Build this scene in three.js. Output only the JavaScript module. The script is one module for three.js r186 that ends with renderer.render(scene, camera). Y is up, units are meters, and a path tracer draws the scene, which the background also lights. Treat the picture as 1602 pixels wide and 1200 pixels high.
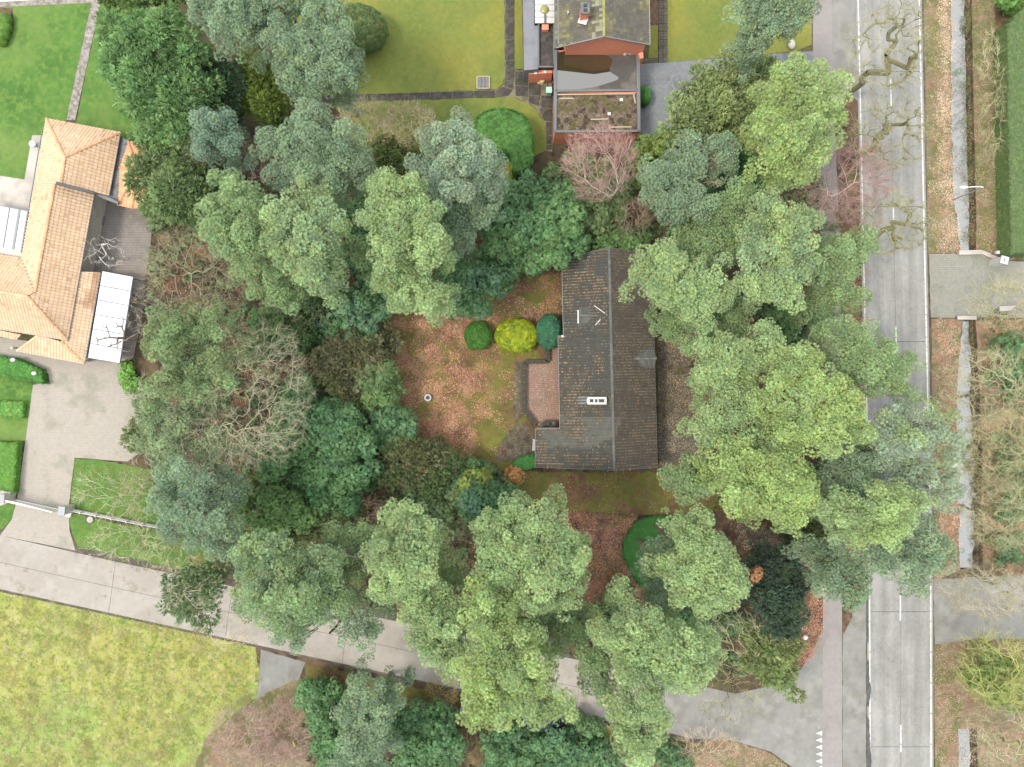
import * as THREE from 'three';
import { mergeGeometries } from 'three/addons/utils/BufferGeometryUtils.js';
import { RoundedBoxGeometry } from 'three/addons/geometries/RoundedBoxGeometry.js';

// ───────────────────────── camera, sky, sun, exposure ─────────────────────────
const H = 69.5, S = 16;                              // flying height in metres; picture scale on the ground
const scene = new THREE.Scene();
const camera = new THREE.PerspectiveCamera(2 * Math.atan(600 / S / H) * 180 / Math.PI, 1602 / 1200, 0.5, 900);
camera.position.set(0, H, 0); camera.up.set(0, 0, -1); camera.lookAt(0, 0, 0);
const renderer = new THREE.WebGLRenderer({ antialias: true });
renderer.toneMapping = THREE.LinearToneMapping;
renderer.toneMappingExposure = 2.75;
renderer.shadowMap.enabled = true;
{ // bright even overcast
  const w = 64, h = 32, d = new Float32Array(w * h * 4);
  for (let j = 0; j < h; j++) for (let i = 0; i < w; i++) {
    const el = ((j + .5) / h - .5) * Math.PI, s = Math.max(0, Math.sin(el));
    const L = .3 + .77 * s, o = (j * w + i) * 4;
    d[o] = L * .96; d[o + 1] = L * 1.0; d[o + 2] = L * 1.05; d[o + 3] = 1;
  }
  const t = new THREE.DataTexture(d, w, h, THREE.RGBAFormat, THREE.FloatType);
  t.mapping = THREE.EquirectangularReflectionMapping; t.magFilter = t.minFilter = THREE.LinearFilter; t.needsUpdate = true;
  scene.background = t; scene.environment = t;
}
const sun = new THREE.DirectionalLight(0xfff3e2, 1.45);
sun.position.set(-55, 100, 14); sun.target.position.set(0, 0, 0);
sun.castShadow = true; sun.shadow.radius = 24; sun.shadow.mapSize.set(4096, 4096);
Object.assign(sun.shadow.camera, { left: -80, right: 80, top: 80, bottom: -80, near: 10, far: 300 });
scene.add(sun, sun.target);

// ───────────────────────── helpers ─────────────────────────
function rng(seed) { let a = (seed * 2654435761) >>> 0 || 1; return () => { a = (a + 0x6d2b79f5) | 0; let t = Math.imul(a ^ (a >>> 15), 1 | a); t = (t + Math.imul(t ^ (t >>> 7), 61 | t)) ^ t; return ((t ^ (t >>> 14)) >>> 0) / 4294967296; }; }
const R0 = rng(7);
const rr = (r, a, b) => a + (b - a) * r();
const V = (x, y, z) => new THREE.Vector3(x, y, z);
const P = (px, py, h = 0) => { const k = (H - h) / H / S; return V((px - 801) * k, h, (py - 600) * k); };   // a point of the plan at its real height
const M = (rpx, h = 0) => rpx / S * (H - h) / H;
const clamp = (x, a, b) => Math.min(b, Math.max(a, x)), sstep = (a, b, x) => { const t = clamp((x - a) / (b - a), 0, 1); return t * t * (3 - 2 * t); };
const hash = (x, y, s) => { let h = Math.imul(x, 374761393) ^ Math.imul(y, 668265263) ^ Math.imul(s, 2147483647 ^ 1274126177); h = Math.imul(h ^ (h >>> 13), 1274126177); h ^= h >>> 16; return (h >>> 0) / 4294967296; };
function vn(x, y, p, s) { const xi = Math.floor(x), yi = Math.floor(y), fx = x - xi, fy = y - yi, u = fx * fx * (3 - 2 * fx), v = fy * fy * (3 - 2 * fy), m = (a) => ((a % p) + p) % p; const x0 = m(xi), x1 = m(xi + 1), y0 = m(yi), y1 = m(yi + 1); return (hash(x0, y0, s) * (1 - u) + hash(x1, y0, s) * u) * (1 - v) + (hash(x0, y1, s) * (1 - u) + hash(x1, y1, s) * u) * v; }
function fbm(x, y, f, o, s) { let a = 0, w = .5, t = 0; for (let i = 0; i < o; i++) { a += w * vn(x * f, y * f, f, s + i * 17); t += w; w *= .55; f *= 2; } return a / t; }
const wn = (x, y, s, f = 1, o = 4) => { let a = 0, w = .5, t = 0; for (let i = 0; i < o; i++) { a += w * vn(x * f + 1000, y * f + 1000, 1 << 20, s + i * 13); t += w; w *= .55; f *= 2; } return a / t; };   // noise over the site, in metres

const taken = new Map();
function numbered(n) { const k = taken.get(n) || 0; taken.set(n, k + 1); return k ? `${n}_${String(k).padStart(3, '0')}` : n; }
function shade(o) { o.traverse(c => { if (c.isMesh) { c.castShadow = c.receiveShadow = true; } }); return o; }
function thing(name, label, category, group) { const g = new THREE.Group(); g.name = numbered(name); g.userData = { label, category }; if (group) g.userData.group = group; scene.add(g); return g; }
function part(parent, name, geo, mat, extra) { const m = new THREE.Mesh(geo, mat); m.name = name; m.castShadow = m.receiveShadow = true; if (extra) Object.assign(m.userData, extra); parent.add(m); return m; }
function struct(name, geo, mat, parent) { const m = new THREE.Mesh(geo, mat); m.name = parent ? name : numbered(name); m.castShadow = m.receiveShadow = true; if (!parent) m.userData.kind = 'structure'; (parent || scene).add(m); return m; }
function solo(name, geo, mat, label, category, group) { const m = new THREE.Mesh(geo, mat); m.name = numbered(name); m.castShadow = m.receiveShadow = true; m.userData = { label, category }; if (group) m.userData.group = group; scene.add(m); return m; }
function tex(n, fn, { srgb = true, rep = 1 } = {}) {
  const d = new Uint8Array(n * n * 4);
  for (let j = 0; j < n; j++) for (let i = 0; i < n; i++) { const c = fn(i / n, j / n, i, j), o = (j * n + i) * 4; d[o] = clamp(c[0], 0, 255); d[o + 1] = clamp(c[1], 0, 255); d[o + 2] = clamp(c[2], 0, 255); d[o + 3] = 255; }
  const t = new THREE.DataTexture(d, n, n); t.wrapS = t.wrapT = THREE.RepeatWrapping; t.magFilter = THREE.LinearFilter; t.minFilter = THREE.LinearMipmapLinearFilter; t.generateMipmaps = true;
  if (srgb) t.colorSpace = THREE.SRGBColorSpace; t.repeat.set(rep, rep); t.needsUpdate = true; return t;
}
// layered ground texture: base colour, then patches { c, f, o, lo, hi, s } and a fine grain
function layered(n, metres, base, layers, grain = 10, seed = 1, coarse = 0) {
  return tex(n, (x, y, i, j) => {
    let r = base[0], g = base[1], b = base[2];
    for (const l of layers) { const q = fbm(x, y, l.f, l.o || 3, l.s || 1), k = sstep(l.lo, l.hi, q) * (l.k || 1); r += (l.c[0] - r) * k; g += (l.c[1] - g) * k; b += (l.c[2] - b) * k; }
    const e = (hash(i, j, seed) - .5) * 2 * grain + (coarse ? (fbm(x, y, Math.round(metres * 3), 2, seed + 5) - .5) * 2 * coarse : 0);
    return [r + e, g + e, b + e * .8];
  }, { rep: 1 / metres });
}
const mat = (o) => new THREE.MeshStandardMaterial({ roughness: .9, ...o });
const lin = (r, g, b) => new THREE.Color().setRGB(r, g, b);
function ground(m, n, base, layers, grain, seed, coarse, bump = .03) { const t = layered(n, m, base, layers, grain, seed, coarse); return mat({ map: t, bumpMap: t, bumpScale: bump, roughness: .95, color: lin(.42, .42, .42) }); }

// outlines in plan pixels → flat sheet at height y, uv in metres
function rough(pts, amp, step = 9, seed = 3) {
  const r = rng(seed), out = [];
  pts.forEach((p, i) => { const q = pts[(i + 1) % pts.length], L = Math.hypot(q[0] - p[0], q[1] - p[1]), n = Math.max(1, Math.round(L / step)); for (let k = 0; k < n; k++) { const t = k / n, a = amp * (r() - .5) * 2 * (k ? 1 : .5); out.push([p[0] + (q[0] - p[0]) * t - (q[1] - p[1]) / L * a, p[1] + (q[1] - p[1]) * t + (q[0] - p[0]) / L * a]); } });
  return out;
}
function smooth(pts, n = 8) { const c = new THREE.CatmullRomCurve3(pts.map(p => V(p[0], 0, p[1])), true, 'centripetal'); return c.getPoints(pts.length * n).slice(0, -1).map(v => [v.x, v.z]); }
function sheetGeo(pts, y, holes = []) {
  const to = (p) => { const w = P(p[0], p[1], 0); return new THREE.Vector2(w.x, -w.z); };
  const s = new THREE.Shape(pts.map(to)); s.holes = holes.map(h => new THREE.Path(h.map(to)));
  const g = new THREE.ShapeGeometry(s); g.rotateX(-Math.PI / 2); g.translate(0, y, 0);
  return g;                                           // ShapeGeometry's uv is x, y of the shape: metres
}
// a slab with thickness, top at y
function slabGeo(pts, y0, y1, bevel = .01) {
  const s = new THREE.Shape(pts.map(p => { const w = P(p[0], p[1], 0); return new THREE.Vector2(w.x, -w.z); }));
  const g = new THREE.ExtrudeGeometry(s, { depth: y1 - y0 - bevel, bevelEnabled: bevel > 0, bevelThickness: bevel, bevelSize: bevel, bevelOffset: -bevel, bevelSegments: 1 });
  g.rotateX(-Math.PI / 2); g.translate(0, y0, 0); return g;
}
// an extruded prism over an outline given in world metres [x, z]
function prismGeo(pts, y0, y1, bevel = 0) {
  const s = new THREE.Shape(pts.map(p => new THREE.Vector2(p[0], -p[1])));
  const g = new THREE.ExtrudeGeometry(s, { depth: y1 - y0 - bevel, bevelEnabled: bevel > 0, bevelThickness: bevel, bevelSize: bevel, bevelOffset: -bevel, bevelSegments: 1 });
  g.rotateX(-Math.PI / 2); g.translate(0, y0, 0); return g;
}
const wp = (px, py, h = 0) => { const v = P(px, py, h); return [v.x, v.z]; };
function boxBetween(a, b, w, h, y0, r = .02) {           // a beam lying from a to b (world points), w wide, from y0 up h
  const L = Math.hypot(b.x - a.x, b.z - a.z), g = new RoundedBoxGeometry(L, h, w, 1, Math.min(r, w / 3, h / 3));
  g.rotateY(-Math.atan2(b.z - a.z, b.x - a.x)); g.translate((a.x + b.x) / 2, y0 + h / 2, (a.z + b.z) / 2); return g;
}
function boxGeo(x, y, z, w, h, d, turn = 0, r = .015) { const g = new RoundedBoxGeometry(w, h, d, 1, Math.min(r, w / 4, h / 4, d / 4)); g.rotateY(turn); g.translate(x, y + h / 2, z); return g; }
// growing list of coloured triangles
class Tri {
  constructor() { this.p = []; this.c = []; }
  tri(a, b, c, k) { this.p.push(a.x, a.y, a.z, b.x, b.y, b.z, c.x, c.y, c.z); for (let i = 0; i < 3; i++) this.c.push(k[0], k[1], k[2]); }
  quad(a, b, c, d, k) { this.tri(a, b, c, k); this.tri(a, c, d, k); }
  geo() { const g = new THREE.BufferGeometry(); g.setAttribute('position', new THREE.Float32BufferAttribute(this.p, 3)); g.setAttribute('color', new THREE.Float32BufferAttribute(this.c, 3)); g.computeVertexNormals(); return g; }
}
// ───────────────────────── surfaces ─────────────────────────
const mSoil = ground(16, 1024, [104, 88, 64], [{ c: [130, 106, 78], f: 6, o: 5, lo: .4, hi: .7, s: 3 }, { c: [92, 96, 58], f: 4, lo: .5, hi: .75, s: 9 }, { c: [70, 54, 42], f: 20, lo: .5, hi: .8, s: 12 }], 26, 2, 16, .05);
const mLawnBright = ground(14, 1024, [98, 146, 58], [{ c: [136, 162, 84], f: 3, o: 7, lo: .36, hi: .76, s: 4 }, { c: [80, 128, 44], f: 5, o: 6, lo: .4, hi: .8, s: 8 }, { c: [122, 158, 66], f: 40, o: 3, lo: .35, hi: .85, s: 6 }], 13, 3, 9, .025);
const mLawnGold = ground(15, 1024, [134, 147, 64], [{ c: [160, 160, 68], f: 3, o: 6, lo: .38, hi: .72, s: 14 }, { c: [108, 136, 56], f: 3, o: 7, lo: .38, hi: .75, s: 18 }, { c: [146, 152, 72], f: 60, o: 4, lo: .4, hi: .85, s: 16 }], 12, 4, 7, .025);
const mMeadow = ground(19, 1024, [176, 186, 92], [{ c: [190, 190, 96], f: 3, o: 7, lo: .3, hi: .72, s: 34 }, { c: [156, 186, 92], f: 3, o: 7, lo: .4, hi: .74, s: 38 }, { c: [206, 200, 148], f: 64, o: 4, lo: .42, hi: .85, s: 36 }, { c: [120, 146, 56], f: 70, o: 4, lo: .5, hi: .85, s: 31 }], 26, 6, 14, .06);
const mMoss = ground(11, 1024, [122, 124, 52], [{ c: [138, 138, 56], f: 4, o: 5, lo: .4, hi: .7, s: 44 }, { c: [122, 96, 66], f: 7, o: 5, lo: .46, hi: .68, s: 48 }, { c: [150, 112, 80], f: 40, o: 2, lo: .55, hi: .8, s: 46 }], 20, 7, 12, .03);
const mLitter = ground(13, 1024, [112, 88, 68], [{ c: [146, 114, 88], f: 30, o: 3, lo: .4, hi: .7, s: 54 }, { c: [84, 60, 48], f: 9, o: 4, lo: .48, hi: .74, s: 58 }, { c: [112, 104, 56], f: 5, o: 3, lo: .56, hi: .8, s: 51 }], 28, 8, 18, .05);
const mVerge = ground(12, 1024, [146, 134, 100], [{ c: [160, 130, 104], f: 7, o: 4, lo: .42, hi: .68, s: 64 }, { c: [122, 124, 72], f: 8, o: 4, lo: .48, hi: .72, s: 68 }, { c: [176, 152, 126], f: 44, o: 2, lo: .5, hi: .8, s: 61 }], 24, 9, 14, .05);
const mGravel = ground(7, 512, [112, 102, 84], [{ c: [140, 130, 110], f: 50, o: 2, lo: .45, hi: .75, s: 74 }, { c: [98, 96, 62], f: 6, o: 4, lo: .48, hi: .74, s: 78 }, { c: [92, 78, 62], f: 9, o: 3, lo: .52, hi: .8, s: 71 }], 34, 10, 16, .03);
const mShoulder = ground(9, 512, [166, 165, 160], [{ c: [152, 150, 142], f: 5, o: 6, lo: .35, hi: .72, s: 84 }, { c: [178, 176, 170], f: 9, o: 5, lo: .45, hi: .8, s: 88 }], 12, 11, 6, .006);
const mRoad0 = ground(13, 1024, [182, 181, 174], [{ c: [170, 168, 160], f: 5, o: 5, lo: .42, hi: .7, s: 94 }, { c: [192, 190, 184], f: 8, o: 4, lo: .5, hi: .76, s: 98 }, { c: [168, 165, 158], f: 16, o: 5, lo: .6, hi: .9, s: 91 }], 8, 12, 5, .004);
const mRoad = (() => { const t = tex(1024, (x, y, i, j) => { const u = x * 13, tr = [.85, 2.3, 4.1, 5.6].reduce((a, c) => a + Math.exp(-(((u - c) / .32) ** 2)), 0), oil = [1.6, 4.85].reduce((a, c) => a + Math.exp(-(((u - c) / .3) ** 2)), 0), n = fbm(x, y, 6, 6, 91), f = fbm(x, y, 60, 3, 95), st = fbm(x, y * .06, 64, 3, 97), crack = Math.abs(fbm(x, y, 9, 4, 99) - .5) < .0022 && fbm(x, y, 3, 2, 101) > .55 ? 1 : 0, k = 180 + (n - .5) * 44 + (f - .5) * 22 + (st - .5) * 22 + tr * 6 - oil * 9 * (.4 + n) + (hash(i, j, 7) - .5) * 14 - crack * 46; return [k, k * .995, k * .96]; }, { rep: 1 / 13 }); return mat({ map: t, bumpMap: t, bumpScale: .004, color: lin(.4, .4, .405) }); })();
const mConcrete = ground(11, 1024, [200, 193, 183], [{ c: [190, 182, 171], f: 4, o: 7, lo: .3, hi: .85, s: 104 }, { c: [208, 201, 191], f: 9, o: 6, lo: .4, hi: .85, s: 108 }, { c: [176, 166, 152], f: 18, o: 5, lo: .6, hi: .9, s: 101 }], 9, 13, 6, .004);
const mCycle = ground(9, 512, [178, 171, 168], [{ c: [168, 161, 157], f: 6, o: 4, lo: .45, hi: .72, s: 114 }], 10, 14, 6, .006);
const mAsphalt = ground(9, 512, [150, 156, 160], [{ c: [134, 140, 144], f: 5, o: 4, lo: .45, hi: .72, s: 124 }, { c: [164, 168, 170], f: 50, o: 2, lo: .5, hi: .8, s: 128 }], 10, 15, 6, .006);
const mDarkEdge = ground(6, 512, [104, 94, 86], [{ c: [128, 118, 104], f: 8, o: 4, lo: .45, hi: .72, s: 134 }, { c: [84, 82, 60], f: 6, o: 3, lo: .52, hi: .78, s: 138 }], 22, 16, 14, .02);
const mPaint = mat({ color: lin(.72, .72, .7), roughness: .7 });
{ const t = tex(256, (x, y, i, j) => { const w = fbm(x, y, 16, 4, 3), k = w > .66 ? .72 : 1, e = (hash(i, j, 4) - .5) * 16; return [232 * k + e, 232 * k + e, 228 * k + e]; }, { rep: 1 / 3 }); mPaint.map = t; mPaint.color.setRGB(.55, .55, .54); }
// paving of small setts: each sett about 2 px wide, so their joints are grain in the material
function settTex(n, metres, a, b, joint, w, l, seed) {
  const cols = Math.round(metres / w), rows = Math.round(metres / l);
  return tex(n, (x, y, i, j) => {
    const row = Math.floor(y * rows), fx = x * cols + (row % 2) * .5, col = Math.floor(fx), u = fx - col, v = y * rows - row, k = hash(((col % cols) + cols) % cols, row, seed);
    const stain = fbm(x, y, 6, 4, seed + 3), m = sstep(.5, .8, stain) * .5, e = (hash(i, j, seed) - .5) * 12, jn = u < .1 || v < .14;
    const c = jn ? joint : [a[0] + (b[0] - a[0]) * k, a[1] + (b[1] - a[1]) * k, a[2] + (b[2] - a[2]) * k];
    return [c[0] * (1 - m * .22) + e, c[1] * (1 - m * .18) + e, c[2] * (1 - m * .24) + e];
  }, { rep: 1 / metres });
}
const sett = (...a) => { const t = settTex(...a); return mat({ map: t, bumpMap: t, bumpScale: .006, color: lin(.42, .42, .42) }); };
const mDrive = sett(1024, 8, [210, 201, 188], [199, 190, 178], [186, 178, 163], .2, .2, 3);
const mYard = sett(1024, 8, [180, 170, 162], [166, 156, 149], [146, 138, 130], .25, .25, 5);
const mBridge = sett(1024, 8, [184, 182, 172], [170, 168, 158], [148, 150, 130], .22, .22, 7);
const mTerraceBrick = sett(1024, 6, [196, 160, 144], [174, 140, 124], [140, 116, 98], .1, .21, 9);
const mHousePath = sett(1024, 6, [136, 130, 116], [112, 106, 92], [86, 84, 62], .3, .3, 11);
const mPathStone = ground(4, 512, [178, 170, 160], [{ c: [150, 142, 132], f: 12, o: 3, lo: .4, hi: .7, s: 3 }, { c: [196, 190, 182], f: 20, o: 2, lo: .5, hi: .75, s: 5 }], 22, 21, 20, .02);
const mTerraceWhite = ground(6, 256, [236, 228, 218], [{ c: [214, 206, 196], f: 5, o: 3, lo: .4, hi: .7, s: 3 }], 5, 22, 3, .002);
const mSlate = ground(3, 512, [84, 78, 74], [{ c: [104, 98, 90], f: 6, o: 4, lo: .42, hi: .7, s: 3 }, { c: [70, 72, 56], f: 9, o: 3, lo: .52, hi: .75, s: 8 }], 16, 23, 10, .008);
const mJoint = ground(3, 256, [150, 142, 118], [{ c: [120, 116, 80], f: 8, o: 3, lo: .45, hi: .7, s: 3 }], 18, 24, 8, .01);

// ditches are real cuts in the ground
const ditches = [
  { top: [[1486, -80], [1488, 60], [1488, 180], [1491, 300], [1497, 360], [1503, 394], [1527, 394], [1527, 330], [1524, 200], [1521, 60], [1519, -80]], wat: [[1491, -80], [1492, 60], [1492, 180], [1495, 300], [1501, 360], [1506, 394], [1519, 394], [1520, 330], [1517, 200], [1514, 60], [1512, -80]] },
  { top: [[1506, 500], [1500, 560], [1496, 640], [1497, 720], [1499, 800], [1501, 892], [1538, 892], [1537, 800], [1536, 700], [1534, 620], [1530, 560], [1526, 500]], wat: [[1511, 500], [1504, 560], [1500, 640], [1501, 720], [1503, 800], [1505, 892], [1526, 892], [1528, 800], [1526, 700], [1522, 620], [1521, 560], [1522, 500]] },
  { top: [[1499, 1140], [1501, 1300], [1532, 1300], [1528, 1140]], wat: [[1503, 1140], [1504, 1300], [1524, 1300], [1522, 1140]] },
  { top: [[1246, 415], [1245, 520], [1247, 640], [1263, 640], [1262, 520], [1261, 415]], wat: [[1249, 415], [1248, 520], [1250, 640], [1259, 640], [1258, 520], [1257, 415]] },
];
const WORLD = [[-4000, -4000], [5600, -4000], [5600, 5200], [-4000, 5200]];
struct('ground', sheetGeo(WORLD, 0, ditches.map(d => d.top.slice().reverse())), mSoil);
const mWater = new THREE.MeshPhysicalMaterial({ color: lin(.07, .068, .05), roughness: .04, ior: 2.3, clearcoat: 1, clearcoatRoughness: .03 });
{ const t = tex(256, (x, y) => { const a = fbm(x, y, 12, 4, 5) * 255; return [a, a, a]; }, { srgb: false, rep: 1 / 3 }); mWater.bumpMap = t; mWater.bumpScale = .01; }
const mBank = ground(5, 512, [74, 60, 46], [{ c: [104, 82, 60], f: 10, o: 4, lo: .45, hi: .7, s: 3 }, { c: [84, 88, 48], f: 6, o: 3, lo: .52, hi: .74, s: 6 }], 26, 31, 18, .04);
ditches.forEach((d, i) => {
  struct('ditch_water', sheetGeo(d.top, -.5), mWater);
  const T = new Tri(), r = rng(90 + i); const n = d.top.length, pos = [], uv = [];
  for (let k = 0; k < n; k++) {                              // sloped banks, broken into short uneven pieces
    const a = d.top[k], b = d.top[(k + 1) % n], c = d.wat[(k + 1) % n], e = d.wat[k], q = Math.max(4, Math.ceil(Math.hypot(b[0] - a[0], b[1] - a[1]) / 5));
    for (let s = 0; s < q; s++) for (let t = 0; t < 5; t++) {
      const at = (u, v) => { const x = a[0] + (b[0] - a[0]) * u, y = a[1] + (b[1] - a[1]) * u, x2 = e[0] + (c[0] - e[0]) * u, y2 = e[1] + (c[1] - e[1]) * u; const w = P(x + (x2 - x) * v * 1.15, y + (y2 - y) * v, 0), j = v > 0 && v < 1 ? .12 : 0; w.y = -.75 * v ** 1.2 + (wn(w.x, w.z, 5, .9) - .5) * (v > 0 ? .75 : 0) + (wn(w.x, w.z, 6, 3) - .5) * 2 * j; return w; };
      const p = [at(s / q, t / 5), at((s + 1) / q, t / 5), at((s + 1) / q, (t + 1) / 5), at(s / q, (t + 1) / 5)];
      for (const m of [0, 1, 2, 0, 2, 3]) { pos.push(p[m].x, p[m].y, p[m].z); uv.push(p[m].x, p[m].z + p[m].y); }
    }
  }
  const g = new THREE.BufferGeometry(); g.setAttribute('position', new THREE.Float32BufferAttribute(pos, 3)); g.setAttribute('uv', new THREE.Float32BufferAttribute(uv, 2)); g.computeVertexNormals();
  struct('ditch_bank', g, mBank);
});

// lawns, beds, verges
const lay = (name, pts, y, m, amp = 1.2, step = 9) => struct(name, sheetGeo(amp ? rough(pts, amp, step, pts.length * 7 + Math.round(pts[0][0] + 4000)) : pts, y), m);
lay('lawn', [[-400, -300], [150, -300], [143, 5], [103, 190], [115, 240], [60, 300], [-400, 290]], .02, mLawnBright, .5);
lay('lawn', [[162, -100], [260, -100], [300, 120], [262, 232], [212, 230], [180, 240], [118, 200], [120, 188], [157, 5]], .02, mLawnBright, .8);
lay('flower_bed', [[-60, 12], [20, 12], [22, 46], [14, 62], [-2, 74], [-60, 76]], .03, mSoil, .6);
lay('lawn', [[430, -200], [789, -200], [789, 120], [786, 132], [776, 140], [690, 143], [560, 149], [500, 150], [440, 80]], .02, mLawnGold, .7);
lay('lawn', [[520, 158], [640, 158], [780, 152], [805, 152], [835, 168], [853, 192], [855, 235], [835, 245], [820, 300], [640, 300], [560, 230]], .02, mLawnGold, 1.2);
lay('lawn', [[1044, -200], [1272, -200], [1270, 70], [1240, 81], [1150, 88], [1044, 98]], .02, mLawnGold, .6);
lay('lawn', [[1016, 40], [1029, 40], [1029, 91], [1014, 91]], .02, mLawnGold, .5);
lay('lawn', [[806, -60], [815, -60], [819, 108], [803, 108]], .02, mLawnGold, .6);
lay('lawn', [[-200, 585], [30, 585], [52, 602], [46, 660], [40, 690], [-200, 690]], .02, mLawnBright, .6);
lay('lawn', [[118, 717], [170, 722], [260, 740], [330, 800], [250, 822], [180, 812], [110, 794]], .02, mLawnBright, 1.0);
lay('lawn', [[109, 801], [180, 818], [262, 832], [330, 850], [340, 905], [263, 893], [183, 874], [124, 858], [112, 832]], .02, mLawnBright, .8);
lay('lawn', [[-200, 790], [24, 785], [19, 812], [0, 832], [-200, 800]], .02, mLawnBright, .6);
lay('meadow', [[-400, 840], [0, 925], [170, 961], [300, 985], [400, 1008], [406, 1050], [402, 1092], [362, 1120], [324, 1152], [298, 1210], [290, 1400], [-400, 1400]], .02, mMeadow, 1.6);
lay('moss_lawn', [[560, 520], [640, 470], [720, 480], [800, 440], [880, 425], [884, 500], [872, 560], [818, 566], [818, 645], [836, 672], [836, 730], [780, 738], [700, 725], [640, 660], [600, 600]], .02, mMoss, 1.6);
lay('moss_lawn', [[790, 738], [1040, 738], [1100, 690], [1110, 740], [1130, 800], [1000, 805], [900, 800], [800, 790]], .02, mMoss, 1.6);
lay('leaf_litter', [[870, 800], [1000, 806], [980, 850], [1000, 900], [1010, 960], [920, 975], [880, 900]], .026, mLitter, 2);
lay('leaf_litter', [[1115, 790], [1160, 800], [1230, 850], [1285, 880], [1290, 940], [1284, 1010], [1262, 1040], [1240, 1050], [1180, 960], [1130, 880]], .02, mLitter, 2);
lay('grass_verge', [[478, 1040], [545, 1052], [660, 1078], [720, 1092], [940, 1136], [1060, 1160], [1060, 1185], [900, 1150], [700, 1120], [620, 1105], [480, 1080]], .02, mMoss, 1.5);
lay('grass_verge', [[1040, 1140], [1140, 1157], [1210, 1180], [1252, 1215], [1252, 1300], [1000, 1300]], .02, mVerge, 1.4);
lay('grass_verge', [[1440, -200], [1486, -200], [1488, 180], [1491, 300], [1497, 360], [1503, 395], [1450, 397]], .02, mVerge, .8);
lay('grass_verge', [[1520, -200], [1558, -200], [1556, 100], [1562, 400], [1535, 395], [1527, 394], [1527, 330], [1524, 200], [1521, 60]], .02, mVerge, .8);
lay('grass_verge', [[1457, 498], [1506, 500], [1500, 560], [1496, 640], [1497, 720], [1499, 800], [1501, 892], [1470, 906], [1459, 906]], .02, mVerge, .8);
lay('grass_verge', [[1526, 500], [1700, 500], [1700, 892], [1538, 892], [1536, 700], [1530, 560]], .02, mVerge, .8);
lay('grass_verge', [[1460, 1008], [1520, 1000], [1700, 1000], [1700, 1400], [1532, 1400], [1532, 1300], [1528, 1140], [1499, 1140], [1461, 1140]], .02, mVerge, .8);
lay('grass_verge', [[1461, 1140], [1499, 1140], [1501, 1300], [1461, 1300]], .024, mVerge, .4);
lay('leaf_litter', [[1318, 925], [1334, 925], [1333, 965], [1320, 992], [1317, 985]], .034, mLitter, .8);
lay('leaf_litter', [[1303, 160], [1342, 150], [1348, 300], [1352, 420], [1356, 640], [1360, 800], [1360, 920], [1318, 925], [1316, 700], [1312, 420]], .02, mLitter, 1);
lay('leaf_litter', [[1265, 95], [1272, 95], [1290, 420], [1284, 700], [1284, 900], [1260, 880], [1262, 640], [1261, 415], [1250, 300]], .022, mLitter, 1);
lay('far_lawn', [[1600, -300], [2100, -300], [2100, 420], [1600, 420]], .02, mLawnBright, 0);
lay('bare_soil', [[300, 1095], [365, 1118], [420, 1080], [470, 1060], [485, 1100], [505, 1210], [298, 1210]], .016, mVerge, 2);

// roads and paths
const road = new THREE.Group(); road.name = 'road'; road.userData.kind = 'structure'; scene.add(road);
const edgeL = (y) => 1342 + 17.5 * clamp(y / 820, -.3, 1.0) + (y > 820 ? (y - 820) * .003 : 0), edgeR = (y) => edgeL(y) + 95.5;
struct('road_base', sheetGeo([[edgeL(-400) - 5, -400], [edgeR(-400) + 6, -400], [edgeR(400) + 6, 400], [edgeR(820) + 6, 820], [edgeR(1600) + 6, 1600], [edgeL(1600) - 5, 1600], [edgeL(820) - 5, 820], [edgeL(400) - 5, 400]], .024), mDarkEdge, road);
for (let y0 = -310; y0 < 1500; y0 += 211.2) for (const s of [0, 1]) {                      // concrete slabs, two lanes
  const y1 = y0 + 210.5, x = (y, k) => edgeL(y) - 3.5 + (k ? 103 : 0) * 1, mid = (y) => edgeL(y) + 48, ym = (y0 + y1) / 2;
  const pts = s ? [[mid(y0) + .2, y0], [x(y0, 1), y0], [x(ym, 1), ym], [x(y1, 1), y1], [mid(y1) + .2, y1], [mid(ym) + .2, ym]] : [[x(y0, 0), y0], [mid(y0) - .1, y0], [mid(ym) - .1, ym], [mid(y1) - .1, y1], [x(y1, 0), y1], [x(ym, 0), ym]];
  const sg = slabGeo(pts, .0, .045, .004), ap = sg.attributes.position, au = sg.attributes.uv; for (let q = 0; q < ap.count; q++) { const ypx = ap.getZ(q) * S + 600; au.setXY(q, (ap.getX(q) * S + 801 - edgeL(ypx) + 3.5) / S, ap.getZ(q)); } struct('road_slab', sg, mRoad, road);
}
const mark = (pts) => struct('road_marking', sheetGeo(pts, .05), mPaint, road);
for (let y = -300; y < 1500; y += 100) { mark([[edgeL(y) - .8, y], [edgeL(y) + 1.1, y], [edgeL(y + 100) + 1.1, y + 100], [edgeL(y + 100) - .8, y + 100]]); mark([[edgeR(y) - .8, y], [edgeR(y) + 1.3, y], [edgeR(y + 100) + 1.3, y + 100], [edgeR(y + 100) - .8, y + 100]]); }
for (const [y, n] of [[-80, 41], [124, 42], [325, 32], [511, 42], [728, 42], [929, 42], [1134, 42], [1335, 42]]) mark([[edgeL(y) + 47.3, y], [edgeL(y) + 49.3, y], [edgeL(y + n) + 49.3, y + n], [edgeL(y + n) + 47.3, y + n]]);
const mTar = ground(4, 256, [112, 114, 114], [{ c: [96, 98, 98], f: 8, o: 4, lo: .4, hi: .7, s: 3 }], 12, 33, 8, .006);
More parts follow.
